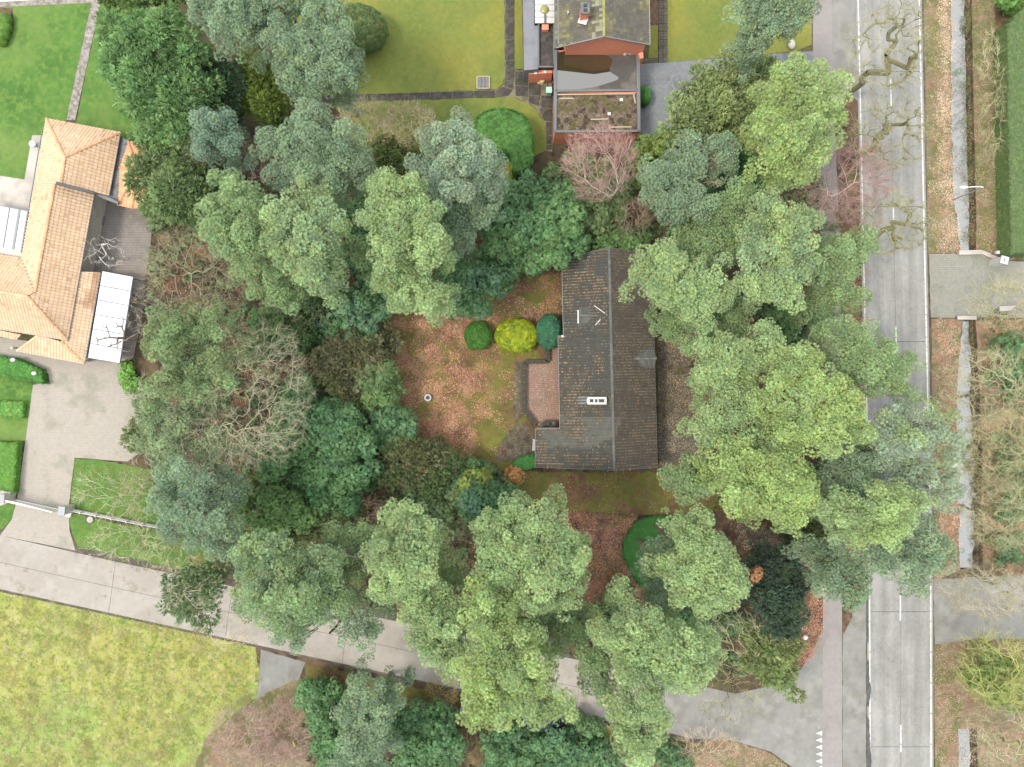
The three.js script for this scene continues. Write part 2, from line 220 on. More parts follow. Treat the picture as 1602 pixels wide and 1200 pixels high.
for (const q of [[[1356, 1030], [1359.5, 1036], [1360, 1066], [1363, 1078], [1360, 1096], [1359, 1106], [1356, 1104]], [[1356, 1120], [1360, 1126], [1361, 1165], [1363, 1190], [1361, 1220], [1356, 1220]], [[1355, 925], [1358, 930], [1358.5, 1004], [1355, 1006]]]) struct('tar_patch', sheetGeo(rough(q, .5, 5, 8), .0515), mTar, road);
lay('shoulder', [[1297, -300], [1337, -300], [1340, 60], [1344, 160], [1330, 150], [1304, 165], [1300, 80]], .026, mShoulder, .8);
lay('shoulder', [[1318, 985], [1333, 962], [1340, 925], [1355, 925], [1355, 1500], [1318, 1500]], .028, mShoulder, .5);
struct('cycle_path', sheetGeo([[1269, -300], [1296, -300], [1303, 140], [1316, 420], [1317, 900], [1318, 1500], [1287, 1500], [1287, 900], [1285, 420], [1272, 140]], .03), mCycle);
{ // side road of concrete slabs, and the mouth of the junction
  const top = (x) => 840 + x * .2125 + Math.max(0, 120 - x) * -.02 , bot = (x) => 919 + x * .2175;
  struct('side_road_bed', sheetGeo([[-400, top(-400) - 6], [947, top(947) - 5], [1100, top(1100) - 4], [1100, bot(1100) + 6], [-400, bot(-400) + 7]], .022), mDarkEdge);
  const sr = new THREE.Group(); sr.name = 'side_road'; sr.userData.kind = 'structure'; scene.add(sr);
  for (let x = -366; x < 1020; x += 182.5) for (const s of [0, 1]) {
    const x1 = Math.min(1022, x + 182), sk = -11, mid = (q) => (top(q) + bot(q)) / 2, A = s ? mid : top, B = s ? bot : mid, g = .25;
    struct('concrete_slab', slabGeo([[x + (s ? sk / 2 : 0), A(x) + (s ? g : 0)], [x1 + (s ? sk / 2 : 0), A(x1) + (s ? g : 0)], [x1 + (s ? sk : sk / 2), B(x1) - (s ? 0 : g)], [x + (s ? sk : sk / 2), B(x) - (s ? 0 : g)]], 0, .042, .003), mConcrete, sr);
  }
  lay('junction', [[1018, top(1018)], [1095, top(1095)], [1150, 1085], [1210, 1072], [1252, 1048], [1275, 1010], [1287, 985], [1287, 1500], [1262, 1500], [1258, 1230], [1246, 1205], [1206, 1176], [1135, 1155], [1088, bot(1088)], [1011, bot(1011)]], .027, mShoulder, 0);
  for (let k = 0; k < 6; k++) { const y = 1143 + k * 10.9; struct('yield_marking', sheetGeo([[1276, y + 4], [1286, y], [1286, y + 8]], .034), mPaint); }
}
lay('driveway_entrance', [[408, 1016], [478, 1036], [468, 1062], [420, 1082], [362, 1122], [402, 1092], [406, 1050]], .026, mShoulder, .6);
lay('driveway', [[-60, 515], [0, 528], [60, 535], [132, 562], [196, 562], [195, 600], [226, 610], [234, 660], [230, 700], [200, 722], [117, 716], [108, 790], [109, 830], [118, 861], [0, 838], [19, 812], [27, 780], [40, 690], [52, 602], [78, 598], [76, 584], [-60, 560]], .03, mDrive, .3, 14);
lay('courtyard', [[140, 300], [190, 310], [240, 326], [236, 380], [228, 430], [222, 500], [208, 562], [132, 562], [100, 520]], .026, mYard, .5);
lay('driveway', [[1453, 397], [1540, 398], [1562, 408], [1760, 414], [1760, 500], [1560, 497], [1456, 497]], .028, mBridge, .4);
lay('driveway', [[1460, 906], [1700, 896], [1700, 1000], [1520, 1000], [1462, 1008]], .028, mShoulder, .6);
lay('driveway', [[1000, 100], [1044, 98], [1150, 89], [1240, 82], [1272, 80], [1273, 112], [1200, 135], [1130, 200], [1036, 213], [1000, 213]], .028, mAsphalt, .3);
lay('garden_path', [[1028, 530], [1085, 540], [1075, 600], [1090, 660], [1112, 700], [1100, 722], [1030, 726]], .026, mGravel, 1.4);
struct('paved_path', sheetGeo([[1030, 680], [1112, 680], [1112, 722], [1030, 725]], .032), mHousePath);
lay('gravel_path', [[1128, 796], [1150, 792], [1190, 815], [1240, 838], [1287, 850], [1287, 885], [1230, 866], [1170, 838]], .03, mGravel, 1.2);
lay('gravel_path', [[778, 700], [800, 668], [818, 660], [836, 680], [836, 716], [800, 722], [775, 722]], .028, mGravel, 1.5);
lay('gravel_path', [[806, 566], [818, 566], [819, 650], [806, 664], [802, 620]], .028, mGravel, 1);
struct('terrace', sheetGeo([[858, 543], [876, 543], [876, 668], [845, 667], [822, 648], [822, 568], [858, 566]], .034), mTerraceBrick);
lay('stone_path', [[144, -100], [158, -100], [157, 5], [118, 188], [104, 188], [143, 5]], .032, mPathStone, .2);
lay('stone_path', [[-100, -60], [160, -60], [158, 3], [143, 5], [0, 11], [-100, 15]], .036, mPathStone, .2);
struct('white_terrace', slabGeo([[-100, -60], [150, -60], [148, -3], [0, 4], [-100, 8]], 0, .1, .01), mTerraceWhite);
lay('leaf_litter', [[1556, -100], [1700, -100], [1700, 14], [1590, 22], [1557, 56]], .026, mLitter, 1);
struct('white_terrace', slabGeo([[-100, 258], [0, 275], [39, 281], [51, 212], [68, 212], [48, 330], [-100, 312]], 0, .08, .01), mTerraceWhite);
// dark stone slabs round the top lawn: each is laid on a paler bed
lay('slab_path_bed', [[790, -100], [806, -100], [804, 110], [866, 112], [864, 238], [855, 236], [853, 192], [836, 168], [806, 152], [780, 152], [640, 159], [500, 162], [500, 149], [690, 143], [776, 141], [787, 134], [789, 120]], .018, mJoint, .3);
const slabPath = new THREE.Group(); slabPath.name = 'slab_path'; slabPath.userData.kind = 'structure'; scene.add(slabPath);
const pave = (pts) => struct('paving_slab', slabGeo(pts, .0, .05, .008), mSlate, slabPath);
for (const [a, b] of [[-66, -34], [-33, -2], [-1, 28], [29, 61], [62, 94], [95, 126]]) pave([[791, a], [805, a], [804.6, b], [790.4, b]]);
pave([[790, 127], [804, 127], [802, 139], [789, 135]]); pave([[788, 136], [802, 141], [795, 150], [777, 152], [776, 142]]);
for (let x = 504; x < 760; x += 34) { const y = (q) => 149.5 - (q - 504) * .029; pave([[x, y(x)], [Math.min(x + 33, 775), y(x + 33)], [Math.min(x + 33, 775), y(x + 33) + 10.5], [x, y(x) + 11]]); }
for (const q of [[[806, 112], [826, 112], [826, 135], [806, 133]], [[827, 124], [846, 124], [846, 150], [827, 148]], [[806, 134], [826, 136], [826, 151], [807, 150]], [[827, 149], [845, 151], [842, 166], [828, 160]], [[847, 150], [865, 150], [864, 170], [847, 168]], [[846, 169], [864, 171], [864, 190], [852, 189], [844, 172]], [[854, 191], [864, 191], [863, 212], [855, 212]], [[855, 213], [863, 213], [863, 226], [855, 226]], [[855, 227], [863, 227], [863, 234], [855, 234]]]) pave(q);
for (let y = -60; y < 96; y += 12.2) for (const x of [1030.5, 1037.6]) struct('paving_slab', slabGeo([[x, y], [x + 6.6, y], [x + 6.6, y + 11.6], [x, y + 11.6]], 0, .04, .006), mHousePath, slabPath);
for (let x = 1001; x < 1029; x += 7) struct('paving_slab', slabGeo([[x, 92], [x + 6.5, 92], [x + 6.5, 98], [x, 98]], 0, .04, .006), mHousePath, slabPath);
// ───────────────────────── plants: clumps of needles, sprays and leaves ─────────────────────────
const fol = (o = {}) => new THREE.MeshPhysicalMaterial({ vertexColors: true, roughness: .85, specularIntensity: .35, transmission: .5, thickness: 0, side: THREE.DoubleSide, ...o });
const mNeedle = fol(), mLeaf = fol({ roughness: .5, specularIntensity: .6, transmission: .3 }), mSpray = fol({ roughness: .8 });
function dir(r, minY = -1) { for (;;) { const y = rr(r, minY, 1), a = r() * 6.2832, s = Math.sqrt(1 - y * y); return V(Math.cos(a) * s, y, Math.sin(a) * s); } }
function basis(n) { const a = Math.abs(n.y) > .9 ? V(1, 0, 0) : V(0, 1, 0), u = a.clone().cross(n).normalize(); return [u, n.clone().cross(u)]; }
const tint = (r, c, a) => { const k = 1 + (r() - .5) * 2 * a, w = (r() - .5) * a * .6; return [c[0] * k * (1 + w), c[1] * k, c[2] * k * (1 - w)]; };
// a pine clump: dome of radiating needle tufts, about 1 m across
function pineClump(seed) {
  const r = rng(seed), T = new Tri();
  for (let i = 0; i < 13; i++) {
    const yy = 1 - (i + .5) / 13 * 1.3, an = i * 2.399963 + r() * .5, sq = Math.sqrt(Math.max(0, 1 - yy * yy)), d = V(Math.cos(an) * sq, yy, Math.sin(an) * sq), c = V(d.x * .46, d.y * .34, d.z * .46).multiplyScalar(rr(r, .8, 1.12)), ax = d.clone().lerp(V(0, 1, 0), .45).normalize(), [u, v] = basis(ax), k = tint(r, [1, 1, 1], .2), L = rr(r, .19, .3);
    for (let n = 0; n < 36; n++) {
      const a = n / 36 * 6.2832 + r() * .5, sp = rr(r, .45, 1.35), q = u.clone().multiplyScalar(Math.cos(a)).addScaledVector(v, Math.sin(a)), t = ax.clone().multiplyScalar(Math.cos(sp)).addScaledVector(q, Math.sin(sp));
      const side = q.clone().cross(ax).normalize().multiplyScalar(.0135), b0 = c.clone().addScaledVector(t, .03), tip = c.clone().addScaledVector(t, L * rr(r, .8, 1.15)).addScaledVector(ax, .02), m = b0.clone().lerp(tip, .6);
      T.tri(b0, m.clone().add(side), m.clone().sub(side), k); T.tri(m.clone().add(side), tip, m.clone().sub(side), k);
    }
    const e = u.clone().multiplyScalar(.02), f = v.clone().multiplyScalar(.02), tp = c.clone().addScaledVector(ax, .09), bud = [1.5 * k[0], .62 * k[1], .5 * k[2]]; T.tri(c.clone().add(e), c.clone().add(f), tp, bud); T.tri(c.clone().sub(e), c.clone().sub(f), tp, bud); T.tri(c.clone().add(f), c.clone().sub(e), tp, bud); T.tri(c.clone().sub(f), c.clone().add(e), tp, bud);
  }
  return T.geo();
}
// a clump of flat scale-leaf sprays (cypress, thuja, yew)
function sprayClump(seed) {
  const r = rng(seed), T = new Tri();
  for (let i = 0; i < 20; i++) {
    const d = dir(r, -.2), c = V(d.x * .25, d.y * .2, d.z * .25), ax = d.clone().lerp(V(0, 1, 0), .3).normalize(), [u] = basis(ax), k = tint(r, [1, 1, 1], .2), L = rr(r, .28, .5), w = u.applyAxisAngle(ax, r() * 6.28);
    const nrm = ax.clone().cross(w);
    for (let n = 0; n < 9; n++) for (const s of [-1, 1]) {
      const f = n / 9, b = c.clone().addScaledVector(ax, L * f), len = L * .5 * (1 - f * .75), t = ax.clone().multiplyScalar(.75).addScaledVector(w, s * .75).addScaledVector(nrm, rr(r, -.2, .2)).normalize(), e = ax.clone().multiplyScalar(.025 + .01 * r());
      T.tri(b.clone().add(e), b.clone().sub(e), b.clone().addScaledVector(t, len), k);
    }
    const e = w.clone().multiplyScalar(.02); T.tri(c.clone().add(e), c.clone().sub(e), c.clone().addScaledVector(ax, L * 1.12), k);
  }
  return T.geo();
}
// rosettes of broad leathery leaves (rhododendron, laurel, holly)
function leafClump(seed, L0 = .15, n0 = 24, R = .4) {
  const r = rng(seed), T = new Tri();
  for (let i = 0; i < n0; i++) {
    const d = dir(r, -.25), c = V(d.x * R, d.y * R * .75, d.z * R).multiplyScalar(rr(r, .8, 1.12)), ax = d.clone().lerp(V(0, 1, 0), .35).normalize(), [u, v] = basis(ax), k = tint(r, [1, 1, 1], .2), n = 6 + Math.floor(r() * 3), o = r() * 6;
    for (let m = 0; m < n; m++) {
      const a = o + m / n * 6.2832, q = u.clone().multiplyScalar(Math.cos(a)).addScaledVector(v, Math.sin(a)), lift = rr(r, .05, .55), t = q.clone().multiplyScalar(Math.cos(lift)).addScaledVector(ax, Math.sin(lift)), w = q.clone().cross(ax).normalize(), L = L0 * rr(r, .75, 1.2), k2 = tint(r, k, .08);
      const b = c.clone().addScaledVector(t, .015), mid = b.clone().addScaledVector(t, L * .5).addScaledVector(ax, .012), e = b.clone().addScaledVector(t, L).addScaledVector(ax, -.012);
      T.tri(b, mid.clone().addScaledVector(w, L * .2), mid, k2); T.tri(b, mid, mid.clone().addScaledVector(w, -L * .2), k2); T.tri(mid, mid.clone().addScaledVector(w, L * .2), e, k2); T.tri(mid, e, mid.clone().addScaledVector(w, -L * .2), k2);
    }
  }
  return T.geo();
}
const CLUMPS = {
  pine: { geos: [1, 2, 3, 4].map(i => pineClump(i)), m: mNeedle, scale: .66, space: .36 },
  spray: { geos: [11, 12, 13].map(i => sprayClump(i)), m: mSpray, scale: .8, space: .35 },
  leaf: { geos: [21, 22, 23].map(i => leafClump(i)), m: mLeaf, scale: .85, space: .37 },
  fine: { geos: [31, 32].map(i => leafClump(i, .055, 46, .2)), m: mLeaf, scale: 1, space: .2 },
};
const mBark = mat({ vertexColors: true, roughness: .95 });
{ const t = tex(128, (x, y, i, j) => { const a = 190 + 65 * (fbm(x, y, 12, 4, 3) - .5) * 2; return [a, a, a]; }, { rep: 2 }); mBark.bumpMap = t; mBark.bumpScale = .02; }
// tapered tube through points
function limb(T, pts, r0, r1, col, sides = 6) {
  let prev = null;
  for (let i = 0; i < pts.length; i++) {
    const d = pts[Math.min(i + 1, pts.length - 1)].clone().sub(pts[Math.max(i - 1, 0)]).normalize(), [u, v] = basis(d), rad = r0 + (r1 - r0) * i / (pts.length - 1), ring = [];
    for (let k = 0; k < sides; k++) { const a = k / sides * 6.2832; ring.push(pts[i].clone().addScaledVector(u, Math.cos(a) * rad).addScaledVector(v, Math.sin(a) * rad)); }
    if (prev) { let o = 0, best = 1e9; for (let s = 0; s < sides; s++) { const q = prev[0].distanceToSquared(ring[s]); if (q < best) { best = q; o = s; } } const rot = ring.slice(o).concat(ring.slice(0, o)); for (let k = 0; k < sides; k++) { const n = (k + 1) % sides; T.quad(prev[k], prev[n], rot[n], rot[k], col); } prev = rot; }
    else prev = ring;
  }
}
const bend = (r, a, b, n, j) => { const out = []; for (let i = 0; i <= n; i++) { const t = i / n, p = a.clone().lerp(b, t); if (i && i < n) p.add(V(rr(r, -j, j), rr(r, -j, j) * .5, rr(r, -j, j))); out.push(p); } return out; };
let seedNo = 100;
// lobes: [px, py, radius px] as seen; each hangs at its own real height round h. Returns instanced clumps under the plant.
function crown(g, kind, lobes, h, color, o = {}) {
  const C = CLUMPS[kind], r = rng(seedNo += 7), subs = [], flat = o.flat ?? .95, vary = o.vary ?? 1.1, rough = o.sub ?? .46;
  const cx = lobes.reduce((a, l) => a + l[0] * l[2], 0) / lobes.reduce((a, l) => a + l[2], 0), cy = lobes.reduce((a, l) => a + l[1] * l[2], 0) / lobes.reduce((a, l) => a + l[2], 0);
  for (const [px, py, rp0, dh = 0] of lobes) {
    const rp = rp0 * (kind === 'pine' ? GROW : 1), dist = M(Math.hypot(px - cx, py - cy), h), hl = Math.max(.4, h + dh + rr(r, -vary, vary) - dist * (o.droop ?? .42)), c = P(px, py, hl), R = M(rp, hl);
    const ex = rr(r, .82, 1.2), ez = 2 - ex - rr(r, -.1, .1), rs = clamp(R * rough, o.min ?? .55, o.max ?? 1.25), n = Math.max(3, Math.round((R / rs) ** 2 * (o.n ?? 1.55)));
    for (let i = 0; i < n; i++) {                                      // spread evenly over the dome
      const yy = 1 - (i + .5) / n * 1.15, a = i * 2.399963 + r() * .8, s = Math.sqrt(Math.max(0, 1 - yy * yy)), d = V(Math.cos(a) * s, yy, Math.sin(a) * s), k = Math.max(0, R - rs * .7) * rr(r, o.lo ?? .66, o.hi ?? 1.24);
      if (r() > .07) subs.push({ c: c.clone().add(V(d.x * k * ex, d.y * k * flat + rr(r, -1, 1) * (o.jump ?? .25), d.z * k * ez)), r: rs * rr(r, .55, 1.22) });
    }
  }
  const items = [], keep = o.keep ?? .95;
  for (const s of subs) {
    const n = Math.max(4, Math.round(s.r * s.r * 3.9 / (C.space * C.space) * (o.dens ?? 1)));
    const tone = 1 + (r() - .5) * .34;
    for (let i = 0; i < n; i++) {
      if (r() > keep) continue;
      const d = V(0, 0, 0), yy = 1 - (i + .5) / n * 1.45, a = i * 2.399963 + s.r * 9; const q = Math.sqrt(Math.max(0, 1 - yy * yy)); d.set(Math.cos(a) * q, yy, Math.sin(a) * q);
      const stray = kind !== 'fine' && r() < .17, p = s.c.clone().add(V(d.x, d.y * .75, d.z).multiplyScalar(s.r * (stray ? rr(r, 1.1, 1.65) : rr(r, .66, 1.1))));
      let inside = false; for (const t of subs) if (t !== s && t.c.distanceToSquared(p) < (t.r * .62) ** 2) { inside = true; break; }
      if (!inside && p.y > .05) items.push([p, d, tone]);
    }
  }
  const qn = C.geos.length, buckets = C.geos.map(() => []); items.forEach((it, i) => buckets[i % qn].push(it));
  const mtx = new THREE.Matrix4(), up = V(0, 1, 0), qa = new THREE.Quaternion(), qb = new THREE.Quaternion(), col = new THREE.Color();
  buckets.forEach((b, i) => {
    if (!b.length) return;
    const im = new THREE.InstancedMesh(C.geos[i], o.m || C.m, b.length); im.name = o.name || 'crown'; im.userData.kind = 'stuff'; im.castShadow = im.receiveShadow = true;
    b.forEach(([p, d, tone], k) => {
      const n = d.clone().lerp(up, .4).add(V(rr(r, -.3, .3), 0, rr(r, -.3, .3))).normalize(); qa.setFromUnitVectors(up, n); qb.setFromAxisAngle(up, r() * 6.2832); qa.multiply(qb);
      const s = rr(r, .78, 1.22) * (o.scale ?? C.scale); mtx.compose(p, qa, V(s, s * rr(r, .8, 1.15), s)); im.setMatrixAt(k, mtx);
      const t = tint(r, color, .15); const alt = o.alt && wn(p.x, p.z, seedNo, .55, 3) + (r() - .5) * .12 > (o.altAt ?? .56) ? tint(r, [0, 1, 2].map(q => o.alt[q] * .55 + color[q] * .45), .15) : t; col.setRGB(alt[0] * tone, alt[1] * tone, alt[2] * tone); im.setColorAt(k, col);
    });
    g.add(im);
  });
  return { subs, cx, cy, r };
}
const PINE_BARK = [.15, .105, .075], GREY_BARK = [.16, .145, .12];
function trunkAndLimbs(g, subs, base, topH, rad, bark, limbs, r) {
  const mean = V(0, 0, 0); subs.forEach(s => mean.add(s.c)); mean.multiplyScalar(1 / subs.length);
  const foot = base || V(mean.x + rr(r, -.3, .3), 0, mean.z + rr(r, -.3, .3)), top = V(mean.x, topH, mean.z), line = bend(r, V(foot.x, -.1, foot.z), top, 6, .16);
  const T = new Tri(); limb(T, line, rad, rad * .3, bark, 8); part(g, 'trunk', T.geo(), mBark);
  if (!limbs) return;
  const B = new Tri(); subs.forEach((s, i) => { if (i % limbs) return; const t = clamp((s.c.y - 2.2 - r()) / topH, .35, .93), a = new THREE.CatmullRomCurve3(line).getPoint(t); limb(B, bend(r, a, s.c.clone().add(V(0, -.2, 0)), 4, .22), rad * .34, .03, bark, 5); for (let k = 0; k < 2; k++) { const m = a.clone().lerp(s.c, rr(r, .45, .8)); limb(B, bend(r, m, s.c.clone().add(V(rr(r, -1, 1), rr(r, -.2, .3), rr(r, -1, 1)).multiplyScalar(s.r * .9)), 2, .08), .04, .015, bark, 4); } });
  part(g, 'branches', B.geo(), mBark, { kind: 'stuff' });
}
function pine(label, lobes, h, color, o = {}) {
  const g = thing('pine_tree', label, 'tree', 'pines round the house'); 
  o = { sub: .32, min: .42, max: .82, n: 1.25, jump: .6, keep: .92, ...o };
  const { subs, r } = crown(g, 'pine', lobes, h, color, o), low = [];
  for (const [x, y, q] of lobes) { if (r() < .12) continue; const dh = -rr(r, 2.6, 5.2), k = (H - h) / (H - h - dh); low.push([801 + (x - 801) * k + rr(r, -.9, .9) * q, 600 + (y - 600) * k + rr(r, -.9, .9) * q, q * rr(r, .45, .85), dh]); }
  if (h > 9) crown(g, 'pine', low, h, color, { ...o, keep: o.keep * .8, dens: .8 * (o.dens ?? 1), droop: 0, sub: .4 });
  trunkAndLimbs(g, subs, null, h + .6, .18 + h * .006, PINE_BARK, 4, r); return g;
}
function evergreen(name, label, category, kind, lobes, h, color, o = {}) {
  const g = thing(name, label, category, o.group);
  if (h > 1 && h < 5) { const q = rng(seedNo + 1), more = []; for (const [x, y, s] of lobes) for (let k = 0; k < 2; k++) { const a = q() * 6.28, d = s * rr(q, .55, 1.05); more.push([x + Math.cos(a) * d, y + Math.sin(a) * d, s * rr(q, .28, .55), rr(q, -.6, .7)]); } lobes = lobes.concat(more); if (!o.alt) o = { alt: [color[0] * 1.35, color[1] * 1.15, color[2] * 1.05], altAt: .54, ...o }; color = [Math.max(color[0] * 1.1, color[1] * .5), color[1], Math.min(color[2], color[1] * .4)]; } else if (kind === 'leaf' && h < 7) color = [Math.max(color[0], color[1] * .5), color[1], Math.min(color[2], color[1] * .4)]; const { subs, r } = crown(g, kind, lobes, h, color, { name: 'foliage', ...o });
  trunkAndLimbs(g, subs, null, Math.max(.5, h), .06 + h * .016, GREY_BARK, h > 3 ? 3 : 0, r); return g;
}
// ── bare trees: tips are joined one by one to the nearest wood that stands lower and nearer the trunk
function bareTree(name, label, category, o) {
  const g = thing(name, label, category, o.group), r = rng(seedNo += 11), base = P(o.base[0], o.base[1], 0), nodes = [], R = [];
  const add = (p, parent) => { nodes.push({ p, parent, n: 0, s: parent < 0 ? 0 : nodes[parent].s + p.distanceTo(nodes[parent].p) }); return nodes.length - 1; };
  const forkH = o.fork ?? o.h * .35, c0 = P(o.crown[0], o.crown[1], o.h * (o.mid ?? .72)), foot = V(base.x, 0, base.z), forkP = foot.clone().lerp(V(c0.x, 0, c0.z), o.lean ?? .25).setY(forkH);
  let last = -1; if (o.stems) last = add(foot.clone().setY(.02), -1); else bend(r, foot, forkP, 5, .12 * (o.crook ?? 1)).forEach(p => { last = add(p, last); });
  const rx = M(o.crown[2], c0.y), rz = M(o.crown[3] ?? o.crown[2], c0.y), ry = o.ry ?? o.h * .28, tips = [];
  for (let i = 0; i < o.tips; i++) { const d = dir(r, o.minY ?? -.55), k = Math.cbrt(rr(r, .08, 1)); const az = Math.atan2(d.z, d.x), lob = o.stems ? 1 : .8 + .42 * wn(Math.cos(az) * 1.4 + seedNo, Math.sin(az) * 1.4, 5, 1, 2); if (wn(d.x * k * rx + seedNo, d.z * k * rz, 9, .55, 2) < .28) continue; tips.push(V(c0.x + d.x * k * rx * lob, Math.max(.25, c0.y + d.y * k * ry), c0.z + d.z * k * rz * lob)); }
  const f = nodes[last].p; tips.sort((a, b) => a.distanceToSquared(f) - b.distanceToSquared(f));
  const cr = o.crook ?? 1, trunkTop = nodes.length, s0 = nodes[last].s;
  for (const t of tips) {
    let best = last, bd = 1e9;
    const dt = t.distanceTo(f);
    for (let i = Math.max(0, o.stems ? 0 : trunkTop - 3); i < nodes.length; i++) { const q = nodes[i].p, d = q.distanceTo(t) + (o.reach ?? .5) * (nodes[i].s - s0); if (d < bd && q.distanceTo(f) < dt) { bd = d; best = i; } }
    const a = nodes[best].p, L = a.distanceTo(t), n = Math.max(1, Math.min(5, Math.round(L / .55))); let pr = best;
    const lift = o.arch ? L * o.arch : L * .06;
    for (let k = 1; k <= n; k++) { const u = k / n, p = a.clone().lerp(t, u); p.y += lift * Math.sin(u * 3.14); if (k < n) p.add(V(rr(r, -1, 1), rr(r, -.6, .6), rr(r, -1, 1)).multiplyScalar(L * .07 * cr)); pr = add(p, pr); }
  }
  for (let i = nodes.length - 1; i >= 0; i--) { if (nodes[i].n === 0) nodes[i].n = 1; if (nodes[i].parent >= 0) nodes[nodes[i].parent].n += nodes[i].n; }
  const rt = (o.twig ?? .012) * .75, expo = o.expo ?? .66, maxR = o.r ?? .22, tot = nodes[0].n, rad = (n) => Math.min(maxR, Math.max(rt, rt + (maxR - rt) * ((n - 1) / tot) ** expo * 1.0));
  const A = new Tri(), B = new Tri(), bark = o.bark ?? GREY_BARK, fine = o.fine ?? bark;
  nodes.forEach((q) => {
    if (q.parent < 0) return; const a = nodes[q.parent], r0 = rad(Math.min(a.n, q.n + 2)), r1 = rad(q.n);
    const thick = r0 > (o.cut ?? .055), T = thick ? A : B, mix = clamp((r0 - rt) / (o.tone ?? .05), 0, 1), k = tint(r, [0, 1, 2].map(i => fine[i] + (bark[i] - fine[i]) * mix), .14);
    limb(T, [a.p, q.p], r0, r1, k, thick ? 6 : 3);
  });
  const tw = o.twigs ?? 3; // last fine shoots
  nodes.forEach((q, i) => {
    if (i < trunkTop || q.n > (o.twigAt ?? 4)) return; const a = nodes[q.parent].p, d0 = q.p.clone().sub(a).normalize();
    for (let k = 0; k < tw; k++) { const d = d0.clone().addScaledVector(dir(r), o.spread ?? .85).addScaledVector(V(0, 1, 0), o.rise ?? .25).normalize(), L = rr(r, .25, 1) * (o.twigL ?? .7), s = a.clone().lerp(q.p, r()), m = s.clone().addScaledVector(d, L * .5).add(dir(r).multiplyScalar(L * .08)), kcol = tint(r, fine, .2); limb(B, [s, m, s.clone().addScaledVector(d, L).add(V(0, (o.sag ?? 0) * -L, 0))], rt * .85, rt * .35, kcol, 3); }
  });
  if (A.p.length) part(g, 'trunk', A.geo(), mBark, { kind: 'stuff' });
  part(g, o.stems ? 'stems' : 'twigs', B.geo(), mBark, { kind: 'stuff' });
  return g;
}
// ───────────────────────── roofs ─────────────────────────
function planeOf(a, b, c) { const pl = new THREE.Plane().setFromCoplanarPoints(P(...a), P(...b), P(...c)); if (pl.normal.y < 0) pl.negate(); return pl; }
const yAt = (pl, x, z) => -(pl.constant + pl.normal.x * x + pl.normal.z * z) / pl.normal.y;
function on(pl, px, py) { let h = 3; for (let i = 0; i < 30; i++) { const p = P(px, py, h); h = yAt(pl, p.x, p.z); } return P(px, py, h); }
function clipPoly(poly, cl) {                              // Sutherland–Hodgman in [u, v, w] against a convex outline
  let out = poly;
  for (let i = 0; i < cl.length && out.length; i++) {
    const a = cl[i], b = cl[(i + 1) % cl.length], side = (p) => (b[0] - a[0]) * (p[1] - a[1]) - (b[1] - a[1]) * (p[0] - a[0]), src = out; out = [];
    for (let k = 0; k < src.length; k++) { const p = src[k], q = src[(k + 1) % src.length], sp = side(p), sq = side(q); if (sp >= 0) out.push(p); if ((sp >= 0) !== (sq >= 0)) { const t = sp / (sp - sq); out.push([p[0] + (q[0] - p[0]) * t, p[1] + (q[1] - p[1]) * t, p[2] + (q[2] - p[2]) * t]); } }
  }
  return out;
}
// interlocking tiles laid course by course on a sloping outline (px corners on plane pl)
function tiled(pl, corners, { tw = .28, tl = .34, amp = .028, step = .026, color, T = new Tri(), lift = .03 }) {
  const pts = corners.map(c => on(pl, c[0], c[1])), n = pl.normal, d = V(0, -1, 0).addScaledVector(n, n.y).normalize(), e = d.clone().cross(n).normalize(), o = pts[0];
  let uv = pts.map(p => { const q = p.clone().sub(o); return [q.dot(e), q.dot(d)]; });
  let area = 0; uv.forEach((p, i) => { const q = uv[(i + 1) % uv.length]; area += p[0] * q[1] - q[0] * p[1]; }); if (area < 0) uv.reverse();
  const u0 = Math.min(...uv.map(p => p[0])), u1 = Math.max(...uv.map(p => p[0])), v0 = Math.min(...uv.map(p => p[1])), v1 = Math.max(...uv.map(p => p[1]));
  const prof = [[0, .25], [.18, 1], [.42, .75], [.7, 0], [1, .25]], W = (p) => o.clone().addScaledVector(e, p[0]).addScaledVector(d, p[1]).addScaledVector(n, p[2] + lift);
  for (let j = Math.floor(v0 / tl) - 1; j * tl < v1; j++) for (let i = Math.floor(u0 / tw) - 1; i * tw < u1; i++) {
    const ua = i * tw, va = j * tl, mid = o.clone().addScaledVector(e, ua + tw / 2).addScaledVector(d, va + tl / 2), k = color(mid, i, j), jit = (hash(i, j, 5) - .5) * .008;
    for (let s = 0; s < 4; s++) {
      const [x0, z0] = prof[s], [x1, z1] = prof[s + 1];
      const q = [[ua + x0 * tw, va, z0 * amp], [ua + x1 * tw, va, z1 * amp], [ua + x1 * tw, va + tl, z1 * amp + step + jit], [ua + x0 * tw, va + tl, z0 * amp + step + jit]];
      const f = [[ua + x0 * tw, va + tl - .002, z0 * amp + step + jit], [ua + x1 * tw, va + tl - .002, z1 * amp + step + jit], [ua + x1 * tw, va + tl - .001, z1 * amp - .01], [ua + x0 * tw, va + tl - .001, z0 * amp - .01]];
      for (const g of [q, f]) { const c = clipPoly(g, uv); for (let m = 1; m + 1 < c.length; m++) T.tri(W(c[0]), W(c[m]), W(c[m + 1]), k); }
    }
  }
  return T;
}
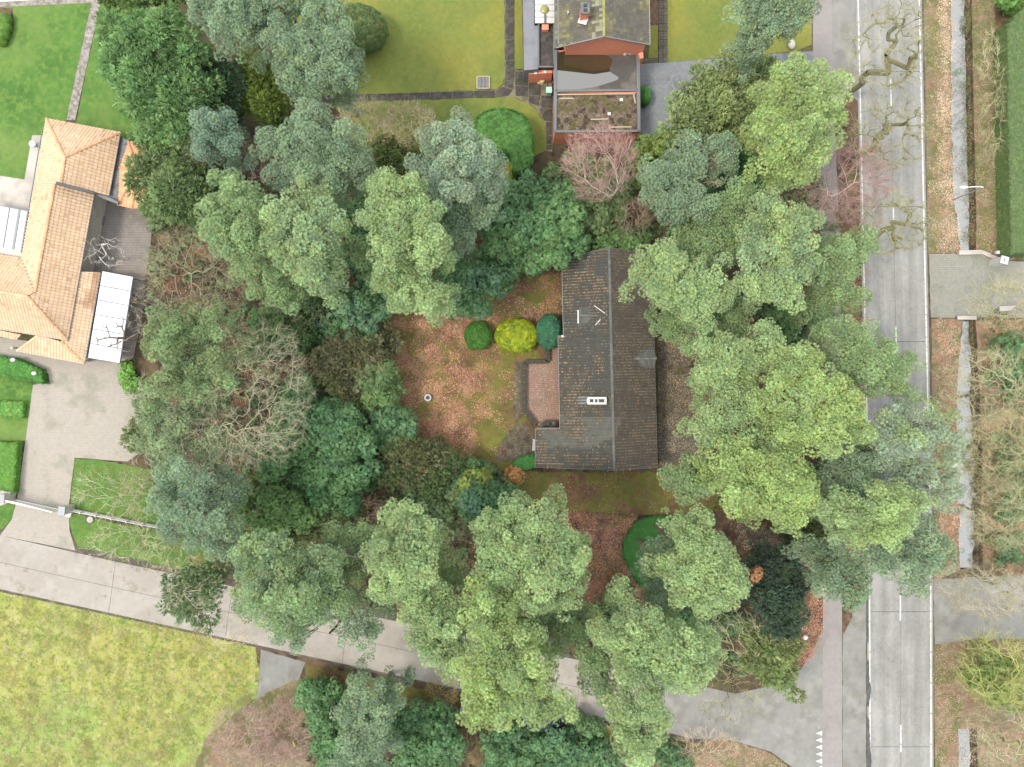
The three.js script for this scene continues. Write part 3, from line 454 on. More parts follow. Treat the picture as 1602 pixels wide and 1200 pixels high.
function caps(a, b, rad, col, r, len = .38) {               // half-round ridge tiles along a line
  const T = new Tri(), L = a.distanceTo(b), n = Math.max(1, Math.round(L / len)), d = b.clone().sub(a).normalize(), s = d.clone().cross(V(0, 1, 0)).normalize(), u = s.clone().cross(d).normalize();
  for (let i = 0; i < n; i++) {
    const p0 = a.clone().lerp(b, i / n).addScaledVector(d, -.03), p1 = a.clone().lerp(b, (i + 1) / n), k = tint(r, col, .16), ring = (p, q) => [0, 1, 2, 3, 4, 5].map(m => { const t = m / 5 * Math.PI; return p.clone().addScaledVector(s, Math.cos(t) * q).addScaledVector(u, Math.sin(t) * q * .8); }), A = ring(p0, rad * 1.12), B = ring(p1, rad * .95);
    for (let m = 0; m < 5; m++) T.quad(A[m], A[m + 1], B[m + 1], B[m], k); for (let m = 1; m < 5; m++) T.tri(A[0], A[m], A[m + 1], k);
  }
  return T;
}
const mTile = mat({ vertexColors: true, roughness: .85 });
{ const t = tex(128, (x, y, i, j) => { const a = 210 + 40 * (hash(i, j, 2) - .5); return [a, a, a]; }); mTile.bumpMap = t; }
const mTileOrange = mat({ vertexColors: true, roughness: .8 });
const brickTex = (a, b, jt, seed) => tex(512, (x, y, i, j) => { const rows = 32, cols = 12, row = Math.floor(y * rows), fx = x * cols + (row % 2) * .5, c = Math.floor(fx), u = fx - c, v = y * rows - row, k = hash(c % cols, row, seed), e = (hash(i, j, seed) - .5) * 18; return u < .05 || v < .15 ? [jt[0] + e, jt[1] + e, jt[2] + e] : [a[0] + (b[0] - a[0]) * k + e, a[1] + (b[1] - a[1]) * k + e, a[2] + (b[2] - a[2]) * k + e]; }, { rep: .4 });
const mBrickRed = mat({ map: brickTex([206, 124, 96], [192, 108, 82], [196, 150, 128], 5) }), mBrickBrown = mat({ map: brickTex([112, 84, 68], [90, 66, 54], [120, 108, 96], 6) }), mPlaster = mat({ map: layered(256, 5, [214, 208, 198], [{ c: [196, 190, 178], f: 6, o: 4, lo: .45, hi: .75, s: 4 }], 6, 4, 4), color: lin(.58, .58, .57) });
const mWhite = mat({ color: lin(.4, .4, .39), roughness: .6 }), mZinc = mat({ color: lin(.14, .15, .165), roughness: .5, metalness: .3 }), mDark = mat({ color: lin(.02, .02, .022), roughness: .6 }), mWood = mat({ color: lin(.3, .24, .17), roughness: .8 }), mGutter = mat({ color: lin(.21, .215, .22), roughness: .55 });
const mLead = mat({ map: layered(256, 3, [120, 122, 124], [{ c: [140, 142, 142], f: 5, o: 4, lo: .4, hi: .7, s: 3 }, { c: [100, 98, 88], f: 8, o: 3, lo: .55, hi: .8, s: 8 }], 8, 5, 5), roughness: .6, color: lin(.42, .42, .43) });
// a fascia board or gutter along a sloping or level edge
function rail(a, b, w, h) { const L = a.distanceTo(b), g = new RoundedBoxGeometry(L, h, w, 1, Math.min(w, h) / 4); const q = new THREE.Quaternion().setFromUnitVectors(V(1, 0, 0), b.clone().sub(a).normalize()); g.applyQuaternion(q); g.translate((a.x + b.x) / 2, (a.y + b.y) / 2, (a.z + b.z) / 2); return g; }
const world2 = (...ps) => ps.map(p => [p.x, p.z]);
// wall prism whose top follows roof planes: outline in world [x, z], top height from a function
function wallGeo(pts, top, y0 = 0) {
  const T = []; const uv = []; let run = 0;
  pts.forEach((p, i) => {
    const q = pts[(i + 1) % pts.length], L = Math.hypot(q[0] - p[0], q[1] - p[1]), n = Math.max(1, Math.ceil(L / .5));
    for (let k = 0; k < n; k++) { const a = k / n, b = (k + 1) / n, ax = p[0] + (q[0] - p[0]) * a, az = p[1] + (q[1] - p[1]) * a, bx = p[0] + (q[0] - p[0]) * b, bz = p[1] + (q[1] - p[1]) * b, ha = top(ax, az), hb = top(bx, bz); T.push(ax, y0, az, bx, y0, bz, bx, hb, bz, ax, y0, az, bx, hb, bz, ax, ha, az); uv.push(run + L * a, y0, run + L * b, y0, run + L * b, hb, run + L * a, y0, run + L * b, hb, run + L * a, ha); }
    run += L;
  });
  const g = new THREE.BufferGeometry(); g.setAttribute('position', new THREE.Float32BufferAttribute(T, 3)); g.setAttribute('uv', new THREE.Float32BufferAttribute(uv, 2)); g.computeVertexNormals(); return g;
}
const TILE = { kind: 'stuff' };

// ── the bungalow in the middle ──
{
  const g = thing('bungalow', 'long bungalow with mossy dark tiled gable roof in the middle of the wooded garden', 'house'), r = rng(501);
  const rh = 4.75, A = P(953, 388, rh), B = P(961, 735.5, rh), ax = B.clone().sub(A).normalize(), sd = V(-ax.z, 0, ax.x), left = sd.x < 0 ? 1 : -1, sl = .37;
  const mk = (s) => { const q = A.clone().addScaledVector(sd, s * 4).setY(rh - sl * 4); const p = new THREE.Plane().setFromCoplanarPoints(A, B, q); if (p.normal.y < 0) p.negate(); return p; };
  const pl = mk(left), pr = mk(-left);
  const mossy = (west) => (p, i, j) => {
    const m = wn(p.x, p.z, 7, .5, 4), f = wn(p.x, p.z, 17, 2.2, 3), k = hash(i, j, 9), alongE = clamp((9.2 - p.x) / 5, 0, 1);
    const moss = sstep(.42, .66, m * .6 + f * .4 + (west ? alongE * .16 - .05 : .03)) * (k > .3 ? 1 : .25), b = .9 + .2 * hash(i, j, 3);
    const slate = west ? [.047, .048, .042] : [.058, .05, .041], bright = wn(p.x, p.z, 31, .22, 2) > .63 && p.z > 3 ? 1.7 : 1;
    const brown = k > .85 ? [.07, .056, .04] : [.054, .045, .034];
    return [0, 1, 2].map(c => ((slate[c] * bright) * (1 - moss) + brown[c] * moss) * b);
  };
  const opt = (w) => ({ tw: .27, tl: .36, amp: .1, step: .022, color: mossy(w) });
  const TL = new Tri(); for (const c of [[[879.5, 405], [953, 388], [956.2, 526], [882, 526]], [[873.5, 526.4], [956.2, 526.2], [959.5, 670], [876.5, 670]], [[838, 670.3], [959.5, 670.2], [961, 735.5], [838, 730.5]]]) tiled(pl, c, { ...opt(true), T: TL });
  part(g, 'roof_tiles', TL.geo(), mTile, { ...TILE, label: 'western roof slope with mossy brown and slate grey tiles' });
  part(g, 'roof_tiles', tiled(pr, [[953, 388], [1019, 398], [1028, 731], [961, 735.5]], opt(false)).geo(), mTile, { ...TILE, label: 'eastern roof slope of brown weathered tiles' });
  part(g, 'ridge', caps(A.clone().add(V(0, .04, 0)), B.clone().add(V(0, .04, 0)), .15, [.085, .088, .085], r).geo(), mTile, TILE);
  const E = { a: on(pl, 879.5, 405), b: on(pl, 882, 526), c: on(pl, 873.5, 526.4), d: on(pl, 876.5, 670), e: on(pl, 838, 670.3), f: on(pl, 838, 730.5), h: on(pr, 1028, 731), i: on(pr, 1019, 398) };
  const dn = (p, y) => p.clone().add(V(0, y, 0));
  for (const [p, q] of [[E.a, E.b], [E.c, E.d], [E.e, E.f], [E.h, E.i]]) part(g, 'gutter', rail(dn(p, -.03), dn(q, -.03), .13, .1), mGutter);
  for (const [p, q] of [[E.f, B], [B, E.h], [E.i, A], [A, E.a], [E.b, E.c], [E.d, E.e]]) part(g, 'barge_board', rail(dn(p, -.06), dn(q, -.06), .09, .16), mZinc);
  // the deck under the tiles keeps the house dark inside
  const under = (pln, cs) => { const q = cs.map(c => { const v = on(pln, c[0], c[1]); return v; }); const T = new Tri(); for (let m = 1; m + 1 < q.length; m++) T.tri(dn(q[0], -.05), dn(q[m], -.05), dn(q[m + 1], -.05), [.1, .08, .06]); return T.geo(); };
  part(g, 'roof_deck', mergeGeometries([under(pl, [[880, 405], [953, 389], [956, 526], [882.5, 526]]), under(pl, [[874, 526], [956, 526], [959.5, 670], [877, 670]]), under(pl, [[838.5, 670], [959.5, 670], [961, 735], [838.5, 730]]), under(pr, [[953, 389], [1018.6, 399], [1027.5, 730.5], [961, 735]])]), mTile, TILE);
  const ins = (p, dx, dz) => [p.x + dx, p.z + dz], yr = (x, z) => Math.min(yAt(pl, x, z), yAt(pr, x, z)) - .1;
  part(g, 'wall', wallGeo([ins(E.a, .5, .45), ins(A, 0, .45), ins(E.i, -.5, .45), ins(E.h, -.5, -.45), ins(B, 0, -.45), ins(E.f, .4, -.45), ins(E.e, .4, .3), ins(E.d, .5, .3), ins(E.c, .5, .3), ins(E.b, .5, .3)], yr), mBrickBrown);
  // moss and leaf shreds lying in the tile channels
  const mossGeo = (() => { const T = new Tri(), q = (a) => V(Math.cos(a) * .05, 0, Math.sin(a) * .16), top = V(0, .035, .02); for (let k = 0; k < 6; k++) T.tri(q(k / 6 * 6.2832), top, q((k + 1) / 6 * 6.2832), [1, 1, 1]); return T.geo(); })();
  const litter = (pln, cs, n, colors, dens) => {
    const nn = pln.normal, d = V(0, -1, 0).addScaledVector(nn, nn.y).normalize(), e = d.clone().cross(nn).normalize(), pts = cs.map(c => on(pln, c[0], c[1])), o = pts[0], x0 = Math.min(...pts.map(p => p.x)), x1 = Math.max(...pts.map(p => p.x)), z0 = Math.min(...pts.map(p => p.z)), z1 = Math.max(...pts.map(p => p.z)), poly = pts.map(p => [p.x, p.z]), hit = [];
    for (let i = 0; i < n; i++) { const x = rr(r, x0, x1), z = rr(r, z0, z1); let c = false; for (let a = 0, b = poly.length - 1; a < poly.length; b = a++) if ((poly[a][1] > z) !== (poly[b][1] > z) && x < (poly[b][0] - poly[a][0]) * (z - poly[a][1]) / (poly[b][1] - poly[a][1]) + poly[a][0]) c = !c; if (!c || r() > dens(x, z)) continue; const p = V(x, yAt(pln, x, z), z), u = p.clone().sub(o).dot(e), uu = (Math.floor(u / .27) + .72) * .27; p.addScaledVector(e, uu - u).addScaledVector(nn, .055); hit.push(p); }
    const I = new THREE.InstancedMesh(mossGeo, mTile, hit.length), m = new THREE.Matrix4(), q = new THREE.Quaternion().setFromRotationMatrix(new THREE.Matrix4().makeBasis(e, nn, d)), k = new THREE.Color(); hit.forEach((p, i) => { const s = rr(r, .5, 1.3); I.setMatrixAt(i, m.compose(p, q, V(s * rr(r, .8, 1.3), s, s * rr(r, .6, 1.4)))); I.setColorAt(i, k.setRGB(...tint(r, colors[Math.floor(r() * colors.length)], .25))); }); I.name = 'roof_moss'; I.userData.kind = 'stuff'; I.castShadow = I.receiveShadow = true; g.add(I);
  };
  const RM = [[.16, .115, .075], [.12, .092, .062], [.19, .135, .085], [.1, .092, .06]];
  for (const cs of [[[880, 405], [953, 389], [956, 526], [882.5, 526]], [[874, 527], [956, 527], [959, 670], [877, 670]], [[839, 671], [959, 671], [960, 735], [839, 730]]]) litter(pl, cs, 5200, RM, (x, z) => clamp(.42 * sstep(.46, .72, wn(x, z, 7, .5, 4) * .6 + wn(x, z, 17, 2.2, 3) * .4 + clamp((9.2 - x) / 5, 0, 1) * .14 - .05) + .035, 0, 1));
  litter(pr, [[953, 389], [1018, 399], [1027, 730], [961, 735]], 8000, [[.1, .075, .05], [.085, .068, .045], [.13, .095, .065], [.078, .075, .045]], (x, z) => clamp(sstep(.38, .66, wn(x, z, 27, .5, 4) * .6 + wn(x, z, 19, 2.2, 3) * .4) + .06, 0, .8));
  // small gabled dormers
  const dormer = (px0, px1, py, halfPx, pln, face, up) => {
    const a = on(pln, px0, py), hh = M(halfPx, a.y), ridgeY = a.y + up, back = on(pln, px1, py); back.y = yAt(pln, back.x, back.z);
    const f = V(a.x, ridgeY, a.z), tEnd = V(back.x, ridgeY, back.z); let bx = tEnd.x; for (let k = 0; k < 40; k++) { const y = yAt(pln, bx, a.z); if (y >= ridgeY) break; bx += Math.sign(tEnd.x - f.x) * .08; } tEnd.x = bx;
    for (const s of [-1, 1]) { const l = V(f.x, yAt(pln, f.x, f.z) + .12, f.z + s * hh), T = new Tri(), n = 9; const eaveEnd = V(f.x + (tEnd.x - f.x) * .62, 0, f.z + s * hh); eaveEnd.y = yAt(pln, eaveEnd.x, eaveEnd.z) + .03; for (let k = 0; k < n; k++) { const q = (u, v) => { const top = f.clone().lerp(tEnd, u), bot = l.clone().lerp(eaveEnd, u); return top.lerp(bot, v); }; const kk = tint(r, [.075, .078, .07], .2), lf = V(0, .05, 0); const p0 = q(k / n, 0), p1 = q((k + .55) / n, 0), p2 = q((k + 1) / n, 0), b0 = q(k / n, 1), b1 = q((k + .55) / n, 1), b2 = q((k + 1) / n, 1); T.quad(p0, p1.clone().add(lf), b1.clone().add(lf), b0, kk); T.quad(p1.clone().add(lf), p2, b2, b1.clone().add(lf), kk); } part(g, 'dormer_roof', T.geo(), mTile, TILE); }
    part(g, 'dormer_ridge', caps(f.clone().add(V(0, .05, 0)), tEnd.clone().add(V(0, .05, 0)), .1, [.1, .1, .09], r).geo(), mTile, TILE);
    const Tn = new Tri(); const y0 = yAt(pln, f.x, f.z) - .05; Tn.tri(V(f.x + .03 * face, y0, f.z - hh), V(f.x + .03 * face, y0, f.z + hh), V(f.x + .03 * face, ridgeY, f.z), [.3, .28, .25]); part(g, 'dormer_front', Tn.geo(), mTile);
    return { f, hh, y0 };
  };
  const d1 = dormer(906, 947, 494, 13, pl, 1, .55); part(g, 'dormer_sill', boxGeo(d1.f.x - .1, d1.y0 + .12, d1.f.z + .1, .16, .12, 1.25), mWhite);
  dormer(1024, 982, 561, 15, pr, -1, .75); dormer(1022, 975, 440, 15, pr, -1, .75);
  const fl = (x0, y0, x1, y1) => part(g, 'flashing', rail(on(pl, x0, y0).add(V(0, .13, 0)), on(pl, x1, y1).add(V(0, .13, 0)), .08, .04), mWhite); fl(929, 478, 947, 491); fl(931, 509, 939, 500);
  // rendered chimney with three flues
  const cp = on(pl, 932, 626.5), cw = M(27, 5), ch = M(10.5, 5);
  part(g, 'chimney', boxGeo(cp.x, cp.y - .6, cp.z, cw, 1.45, ch, 0, .03), mWhite);
  const chim = part(g, 'chimney_cap', mergeGeometries([boxGeo(cp.x, cp.y + .85, cp.z - ch * .42, cw + .16, .1, ch * .3), boxGeo(cp.x, cp.y + .85, cp.z + ch * .42, cw + .16, .1, ch * .3), ...[-.5, -.13, .09, .5].map((q, i) => boxGeo(cp.x + q * cw, cp.y + .852, cp.z, [.28, .07, .07, .22][i], .1, ch * .6))]), mWhite, TILE);
  for (const [q, w] of [[-.3, .3], [-.03, .2], [.29, .56]]) part(chim, 'flue', boxGeo(cp.x + q * cw, cp.y + .8, cp.z, w * 1, .07, .26), mDark);
  part(g, 'lead_flashing', rail(on(pl, 904, 626.5).add(V(0, .1, 0)), on(pl, 918, 626.5).add(V(0, .1, 0)), .75, .012), mLead);
  part(g, 'gutter_end', boxGeo(E.b.x + .1, E.b.y - .05, E.b.z, .7, .12, .2), mWhite);
}
// ── orange-tiled villa on the left ──
{
  const g = thing('villa', 'villa with pale orange tiled hip roofs beside the paved drive', 'house'), r = rng(502);
  const col = (p, i, j) => { const k = hash(i, j, 4), w = wn(p.x, p.z, 41, .35, 3); const c = k > .96 ? [.36, .235, .145] : k < .3 ? [.46, .33, .225] : [.435, .305, .2], b = .9 + .16 * hash(i, j, 8) + (w - .5) * .22; return [c[0] * b, c[1] * b, c[2] * b * .98]; };
  const stained = (p, i, j) => { const c = col(p, i, j), s = sstep(.5, .68, wn(p.x, p.z * .6, 61, .8, 3)) * .65; return [c[0] * (1 - s * .55), c[1] * (1 - s * .66), c[2] * (1 - s * .7)]; };
  const opt = { tw: .3, tl: .36, amp: .065, step: .034, color: col };
  const eh = 2.9, pw = planeOf([73, 186, eh], [37, 390, eh], [102, 246, 5.3]);
  const hs = on(pw, 86, 288).y, pe = planeOf([102, 246, 5.3], [188, 207.5, eh], [170, 306, eh]), pn = planeOf([73, 186, eh], [188, 207.5, eh], [102, 246, 5.3]);
  const ps = planeOf([86, 288, hs], [147, 302, eh], [105.5, 532, eh]), he = on(ps, 44, 464).y, ph = planeOf([105.5, 532, eh], [44, 464, he], [-60, 503, eh]), pv = planeOf([34, 404, eh], [-60, 388, eh], [44, 464, he]);
  const roof = (pl, cs, o = {}) => part(g, 'roof_tiles', cs.reduce((T, c) => tiled(pl, c, { ...opt, ...o, T }), new Tri()).geo(), mTileOrange, TILE);
  roof(pw, [[[73, 186], [102, 246], [95.5, 288], [55, 288]], [[55, 288], [86, 288], [55, 457], [34.5, 404]]]);
  roof(pn, [[[73, 186], [188, 207.5], [102, 246]]]);
  roof(pe, [[[102, 246], [188, 207.5], [170, 306], [95.5, 288]]]);
  roof(ps, [[[86, 288], [147, 302], [105.5, 532], [55, 457]], [[55, 457], [105.5, 532], [44, 464]]]);
  roof(ph, [[[44, 464], [105.5, 532], [-60, 505], [-60, 447]]]);
  roof(pv, [[[-60, 388], [34, 404], [55, 457], [44, 464], [-60, 447]]]);
  const p1 = planeOf([126, 425, 2.72], [157, 426, 2.2], [132, 569, 2.2]), p2 = planeOf([57, 526, 2.72], [27, 549, 2.2], [132, 569, 2.2]), p3 = planeOf([-40, 508, 2.72], [33, 523, 2.72], [-40, 519, 2.4]);
  roof(p1, [[[126, 425], [157, 426], [132, 569], [96, 534]]], { color: stained }); roof(p2, [[[60, 524], [96, 534], [132, 569], [27, 549]]]); roof(p3, [[[-40, 508], [34, 523], [27, 531], [-40, 519]]]);
  const cap = (pl, a, b, c = [.42, .24, .13]) => part(g, 'ridge', caps(on(pl, ...a).add(V(0, .03, 0)), on(pl, ...b).add(V(0, .03, 0)), .13, c, r).geo(), mTileOrange, TILE);
  cap(pn, [73, 186], [102, 246]); cap(pn, [188, 207.5], [102, 246]); cap(pe, [102, 246], [96, 287]); cap(ps, [86, 288], [55, 457]); cap(ps, [44, 464], [105.5, 532]); cap(ph, [-60, 447], [44, 464], [.5, .31, .19]); cap(p1, [96, 534], [132, 569]); cap(p2, [60, 525], [27, 549], [.52, .33, .2]);
  part(g, 'valley', rail(on(pv, 34, 404).add(V(0, .06, 0)), on(pv, 54, 456).add(V(0, .06, 0)), .14, .02), mLead);
  const a = on(pe, 88, 286.5), b = on(pe, 148, 302), c = P(186, 318, 2.95);
  part(g, 'parapet', rail(a.clone().add(V(0, .08, 0)), b.clone().add(V(0, .08, 0)), .26, .16), mLead); part(g, 'parapet', rail(b.clone().setY(3), c, .3, .2), mLead);
  const gut = (p, q, y = -.02) => part(g, 'gutter', rail(p.clone().add(V(0, y, 0)), q.clone().add(V(0, y, 0)), .14, .11), mGutter);
  gut(on(pw, 73, 186), on(pw, 34.5, 404)); gut(on(pn, 73, 186), on(pn, 188, 207.5)); gut(on(pe, 188, 207.5), on(pe, 170, 306)); gut(on(ps, 147, 302), on(ps, 105.5, 532)); gut(on(ph, 105.5, 532), on(ph, -60, 505)); gut(on(p1, 157, 426), on(p1, 132, 569)); gut(on(p2, 27, 549), on(p2, 132, 569));
  const yr = () => eh - .06; const q = (px, py, dx, dz) => { const v = P(px, py, eh); return [v.x + dx, v.z + dz]; };
  part(g, 'wall', wallGeo([q(73, 186, .5, .5), q(188, 207.5, -.5, .4), q(170, 306, -.5, -.3), q(147, 302, -.4, 0), q(105.5, 532, -.5, -.5), q(-60, 505, 0, -.4), q(-60, 388, 0, .4), q(34, 404, .5, 0)], yr), mPlaster);
  part(g, 'ceiling', prismGeo([q(73, 186, .4, .4), q(188, 207.5, -.4, .3), q(170, 306, -.4, -.2), q(147, 302, -.3, 0), q(105.5, 532, -.4, -.4), q(-60, 505, 0, -.3), q(-60, 388, 0, .3), q(34, 404, .4, 0)], eh - .1, eh - .06), mDark);
  for (const [x, y] of [[30, 545], [78, 556], [129, 564], [154, 430]]) part(g, 'porch_post', boxGeo(...(() => { const v = P(x, y, 1.1); return [v.x, 0, v.z]; })(), .2, 2.15, .2), mPlaster);
  // flat lead roof between villa and outhouse
  part(g, 'flat_roof', prismGeo([wp(171, 304, 2.6), wp(187, 212, 2.6), wp(203, 222, 2.6), wp(188, 262, 2.6), wp(185, 318, 2.6)], 2.4, 2.6), mLead);
  for (const [x, y, h] of [[146, 330, 1], [160, 345, 1]]) { const v = P(x, y, 0); part(g, 'step', boxGeo(v.x, 0, v.z, .5, .15, .9, -.2), mLead); }
}
{ // outhouse with a hip roof
  const g = thing('outhouse', 'small outhouse with orange hip roof half under the yew', 'outhouse'), r = rng(503), col = (p, i, j) => { const b = .8 + .3 * hash(i, j, 8); return [.5 * b, .27 * b, .14 * b]; }, opt = { tw: .26, tl: .34, amp: .035, step: .024, color: col };
  const e = 2.5, cs = [[187, 262], [201, 221], [240, 228], [238, 326], [207, 326], [185, 321]], pk = [216, 266, 3.7];
  cs.forEach((c, i) => { const d = cs[(i + 1) % cs.length], pl = planeOf([...c, e], [...d, e], pk); part(g, 'roof_tiles', tiled(pl, [c, d, [pk[0], pk[1]]], opt).geo(), mTileOrange, TILE); part(g, 'ridge', caps(on(pl, ...c).add(V(0, .03, 0)), P(...pk).add(V(0, .03, 0)), .11, [.36, .19, .1], r).geo(), mTileOrange, TILE); });
  part(g, 'wall', prismGeo(cs.map(c => wp(216 + (c[0] - 216) * .88, 270 + (c[1] - 270) * .88, e)), 0, e - .03), mPlaster);
}
{ // carport of white sheets
  const g = thing('carport', 'carport with flat white roof panels beside the orange villa', 'carport'), h = 2.3, A = P(160.5, 424, h), B = P(208, 433, h), C = P(187, 568, h), D = P(138, 560, h);
  const m = mat({ map: layered(512, 6, [216, 220, 228], [{ c: [196, 200, 208], f: 6, o: 4, lo: .4, hi: .7, s: 5 }, { c: [226, 228, 232], f: 20, o: 3, lo: .5, hi: .75, s: 8 }, { c: [178, 180, 180], f: 30, o: 3, lo: .66, hi: .85, s: 9 }], 8, 5, 6), roughness: .45, color: lin(.62, .62, .63) });
  for (let i = 0; i < 6; i++) { const a = i / 6 + .003, b = (i + 1) / 6 - .003, q = (u, s) => { const l = A.clone().lerp(D, u), rgt = B.clone().lerp(C, u); return s ? [rgt.x, rgt.z] : [l.x, l.z]; }; part(g, 'roof_panel', prismGeo([q(a, 0), q(a, 1), q(b, 1), q(b, 0)], h - .03, h + .03, .008), m); }
  part(g, 'frame', mergeGeometries([rail(A.clone().setY(h - .1), D.clone().setY(h - .1), .1, .12), rail(B.clone().setY(h - .1), C.clone().setY(h - .1), .1, .12)]), mZinc, TILE);
  for (const u of [.02, .5, .98]) { const v = B.clone().lerp(C, u); part(g, 'post', boxGeo(v.x - .1, 0, v.z, .1, h - .08, .1), mZinc); }
}
{ // white patio roof
  const g = thing('patio_roof', 'white glazed patio roof with grey glazing bars against the villa', 'patio roof'), h = 2.5, m = new THREE.MeshPhysicalMaterial({ color: lin(.46, .485, .51), roughness: .12, clearcoat: 1 });
  const xs = [-40, -12, 15, 30.5, 43];
  for (let i = 0; i < 4; i++) part(g, 'pane', prismGeo([wp(xs[i] + .8, 322 + xs[i] * .19, h), wp(xs[i + 1] - .2, 322 + xs[i + 1] * .19, h), wp(xs[i + 1] - 10.6, 384 + xs[i + 1] * .17, h), wp(xs[i] - 9.6, 384 + xs[i] * .17, h)], h - .03, h), m);
  for (let i = 0; i < 5; i++) part(g, 'glazing_bar', rail(P(xs[i] + .2, 321 + xs[i] * .19, h + .01), P(xs[i] - 10.2, 385 + xs[i] * .17, h + .01), i === 3 ? .24 : .1, .09), mZinc);
  part(g, 'beam', rail(P(-45, 313, h), P(45, 330.5, h), .1, .12), mZinc); part(g, 'beam', boxGeo(...(() => { const v = P(5, 392, h); return [v.x, h - .12, v.z]; })(), 5.4, .14, .7, -.18), mPlaster);
  part(g, 'side_rail', rail(P(66, 203, h + .1), P(33, 396, h + .1), .08, .08), mZinc);
  for (const x of [-30, 36]) { const v = P(x, 326 + x * .19, h); part(g, 'post', boxGeo(v.x, 0, v.z, .1, h - .1, .1), mZinc); }
}
// ── brick house at the top ──
{
  const g = thing('brick_house', 'brick house with mossy gable roof and chimney at the top of the picture', 'house'), r = rng(504), rh = 6.8, eh = 5.2;
  const pl = planeOf([869, 75, eh], [868, -60, eh], [945, 57, rh]), pr = planeOf([1016, 70, eh], [1014, -60, eh], [945, 57, rh]);
  const col = (west) => (p, i, j) => { const m = wn(p.x, p.z, 71, .5, 4), f = wn(p.x, p.z, 73, 2, 2), k = hash(i, j, 5), b = .8 + .4 * hash(i, j, 6); const s = sstep(.44, .62, m * .6 + f * .4), gap = west && p.x > 7.2 && k > .5; const c = gap ? [.15, .15, .1] : s > .5 ? (k > .75 ? [.12, .115, .05] : [.09, .082, .045]) : [.07, .064, .05]; return c.map(q => q * b); };
  const rp = on(pl, 944, -60), re = on(pl, 945, 57);
  part(g, 'roof_tiles', tiled(pl, [[869, 75], [868, -60], [943, -60], [945, 57], [886, 71]], { tw: .25, tl: .34, color: col(true) }).geo(), mTile, { ...TILE, label: 'western roof slope with pale lichen near the ridge' }); part(g, 'roof_tiles', tiled(pr, [[1016, 70], [1014, -60], [943, -60], [945, 57]], { tw: .25, tl: .34, color: col(false) }).geo(), mTile, { ...TILE, label: 'eastern roof slope of dark mossy tiles' });
  part(g, 'ridge', caps(rp, re, .13, [.2, .19, .06], r).geo(), mTile, TILE);
  const a = on(pl, 869, 75), b = on(pr, 1016, 70);
  part(g, 'gutter', rail(on(pl, 869, 75), on(pl, 868, -60), .18, .12), mLead); part(g, 'gutter', rail(on(pr, 1016, 70), on(pr, 1014, -60), .18, .12), mGutter);
  part(g, 'eave_flashing', rail(on(pl, 873, 70).add(V(.2, .1, 0)), on(pl, 872, -60).add(V(.2, .1, 0)), .5, .02), mLead);
  part(g, 'verge', rail(a, re, .12, .12), mZinc); part(g, 'verge', rail(re, b, .12, .12), mZinc);
  const yr = (x, z) => Math.min(yAt(pl, x, z), yAt(pr, x, z)) - .12, zg = re.z - .12, xl = P(887, 75, 5).x, xr = P(1010, 75, 5).x;
  part(g, 'gable_wall', wallGeo([[xl, zg], [xr, zg], [xr, zg - 9], [xl, zg - 9]], yr), mBrickRed);
  // chimney
  const c = on(pl, 913, 26), cz = c.z; part(g, 'chimney', boxGeo(c.x, c.y - .6, cz, .7, 1.9, .85, 0, .02), mBrickRed); const cc = part(g, 'chimney_cap', boxGeo(c.x, c.y + 1.3, cz, .82, .16, .97, 0, .02), mLead); for (const s of [-.22, .2]) part(cc, 'flue', boxGeo(c.x, c.y + 1.45, cz + s, .3, .12, .24), mDark); part(g, 'chimney_flashing', rail(c.clone().add(V(-.45, .06, .3)), c.clone().add(V(.3, .32, .62)), .6, .03), mWhite);
  part(g, 'vent_pipe', new THREE.CylinderGeometry(.07, .07, .5, 10).translate(on(pl, 888, 23).x, on(pl, 888, 23).y + .2, on(pl, 888, 23).z), mWhite);
  // flat-roofed wing: a wet bay with a parapet, then a mossy gravelled bay
  const fh = 3.1, mk = (x0, y0, x1, y1) => [wp(x0, y0, fh), wp(x1, y0, fh), wp(x1, y1, fh), wp(x0, y1, fh)];
  part(g, 'wing_wall', prismGeo([wp(869, 78, fh), wp(999, 78, fh), wp(1000, 206, fh), wp(868, 207, fh)], 0, fh - .12), mBrickRed);
  const mWet = mat({ map: layered(512, 8, [62, 58, 55], [{ c: [84, 80, 75], f: 6, o: 4, lo: .5, hi: .62, s: 7 }, { c: [60, 56, 50], f: 9, o: 3, lo: .5, hi: .75, s: 9 }], 10, 9, 6), roughness: .7 });
  const bay = part(g, 'wet_roof', prismGeo(mk(871, 80, 996, 140), fh - .12, fh - .06), mWet);
  part(bay, 'puddle', sheetGeoAt(smooth([[872, 84], [930, 82], [958, 92], [954, 110], [968, 122], [950, 130], [916, 138], [872, 139]], 6), fh - .05, fh), new THREE.MeshPhysicalMaterial({ color: lin(.035, .028, .014), roughness: .02, ior: 1.9, clearcoat: 1, clearcoatRoughness: 0 }));
  const mMossGravel = ground(5, 512, [122, 106, 86], [{ c: [150, 132, 112], f: 40, o: 4, lo: .4, hi: .7, s: 3 }, { c: [106, 100, 58], f: 8, o: 6, lo: .46, hi: .68, s: 5 }, { c: [74, 60, 48], f: 14, o: 3, lo: .5, hi: .75, s: 8 }], 34, 7, 24, .05);
  part(g, 'gravel_roof', prismGeo(mk(871, 145, 996, 204), fh - .12, fh - .03), mMossGravel);
  for (const [x0, y0, x1, y1, w] of [[869.5, 78, 868.5, 207, .3], [998, 80, 999.5, 206, .34], [868, 142.5, 999, 141, .24], [868, 206, 1000, 205, .24]]) part(g, 'parapet', rail(P(x0, y0, fh), P(x1, y1, fh), w, .18), mLead);
  for (const [x, y] of [[978, 83], [985.5, 82]]) part(g, 'vent_cap', new THREE.CylinderGeometry(.16, .2, .22, 12).translate(...P(x, y, fh + .1).toArray()), mWhite);
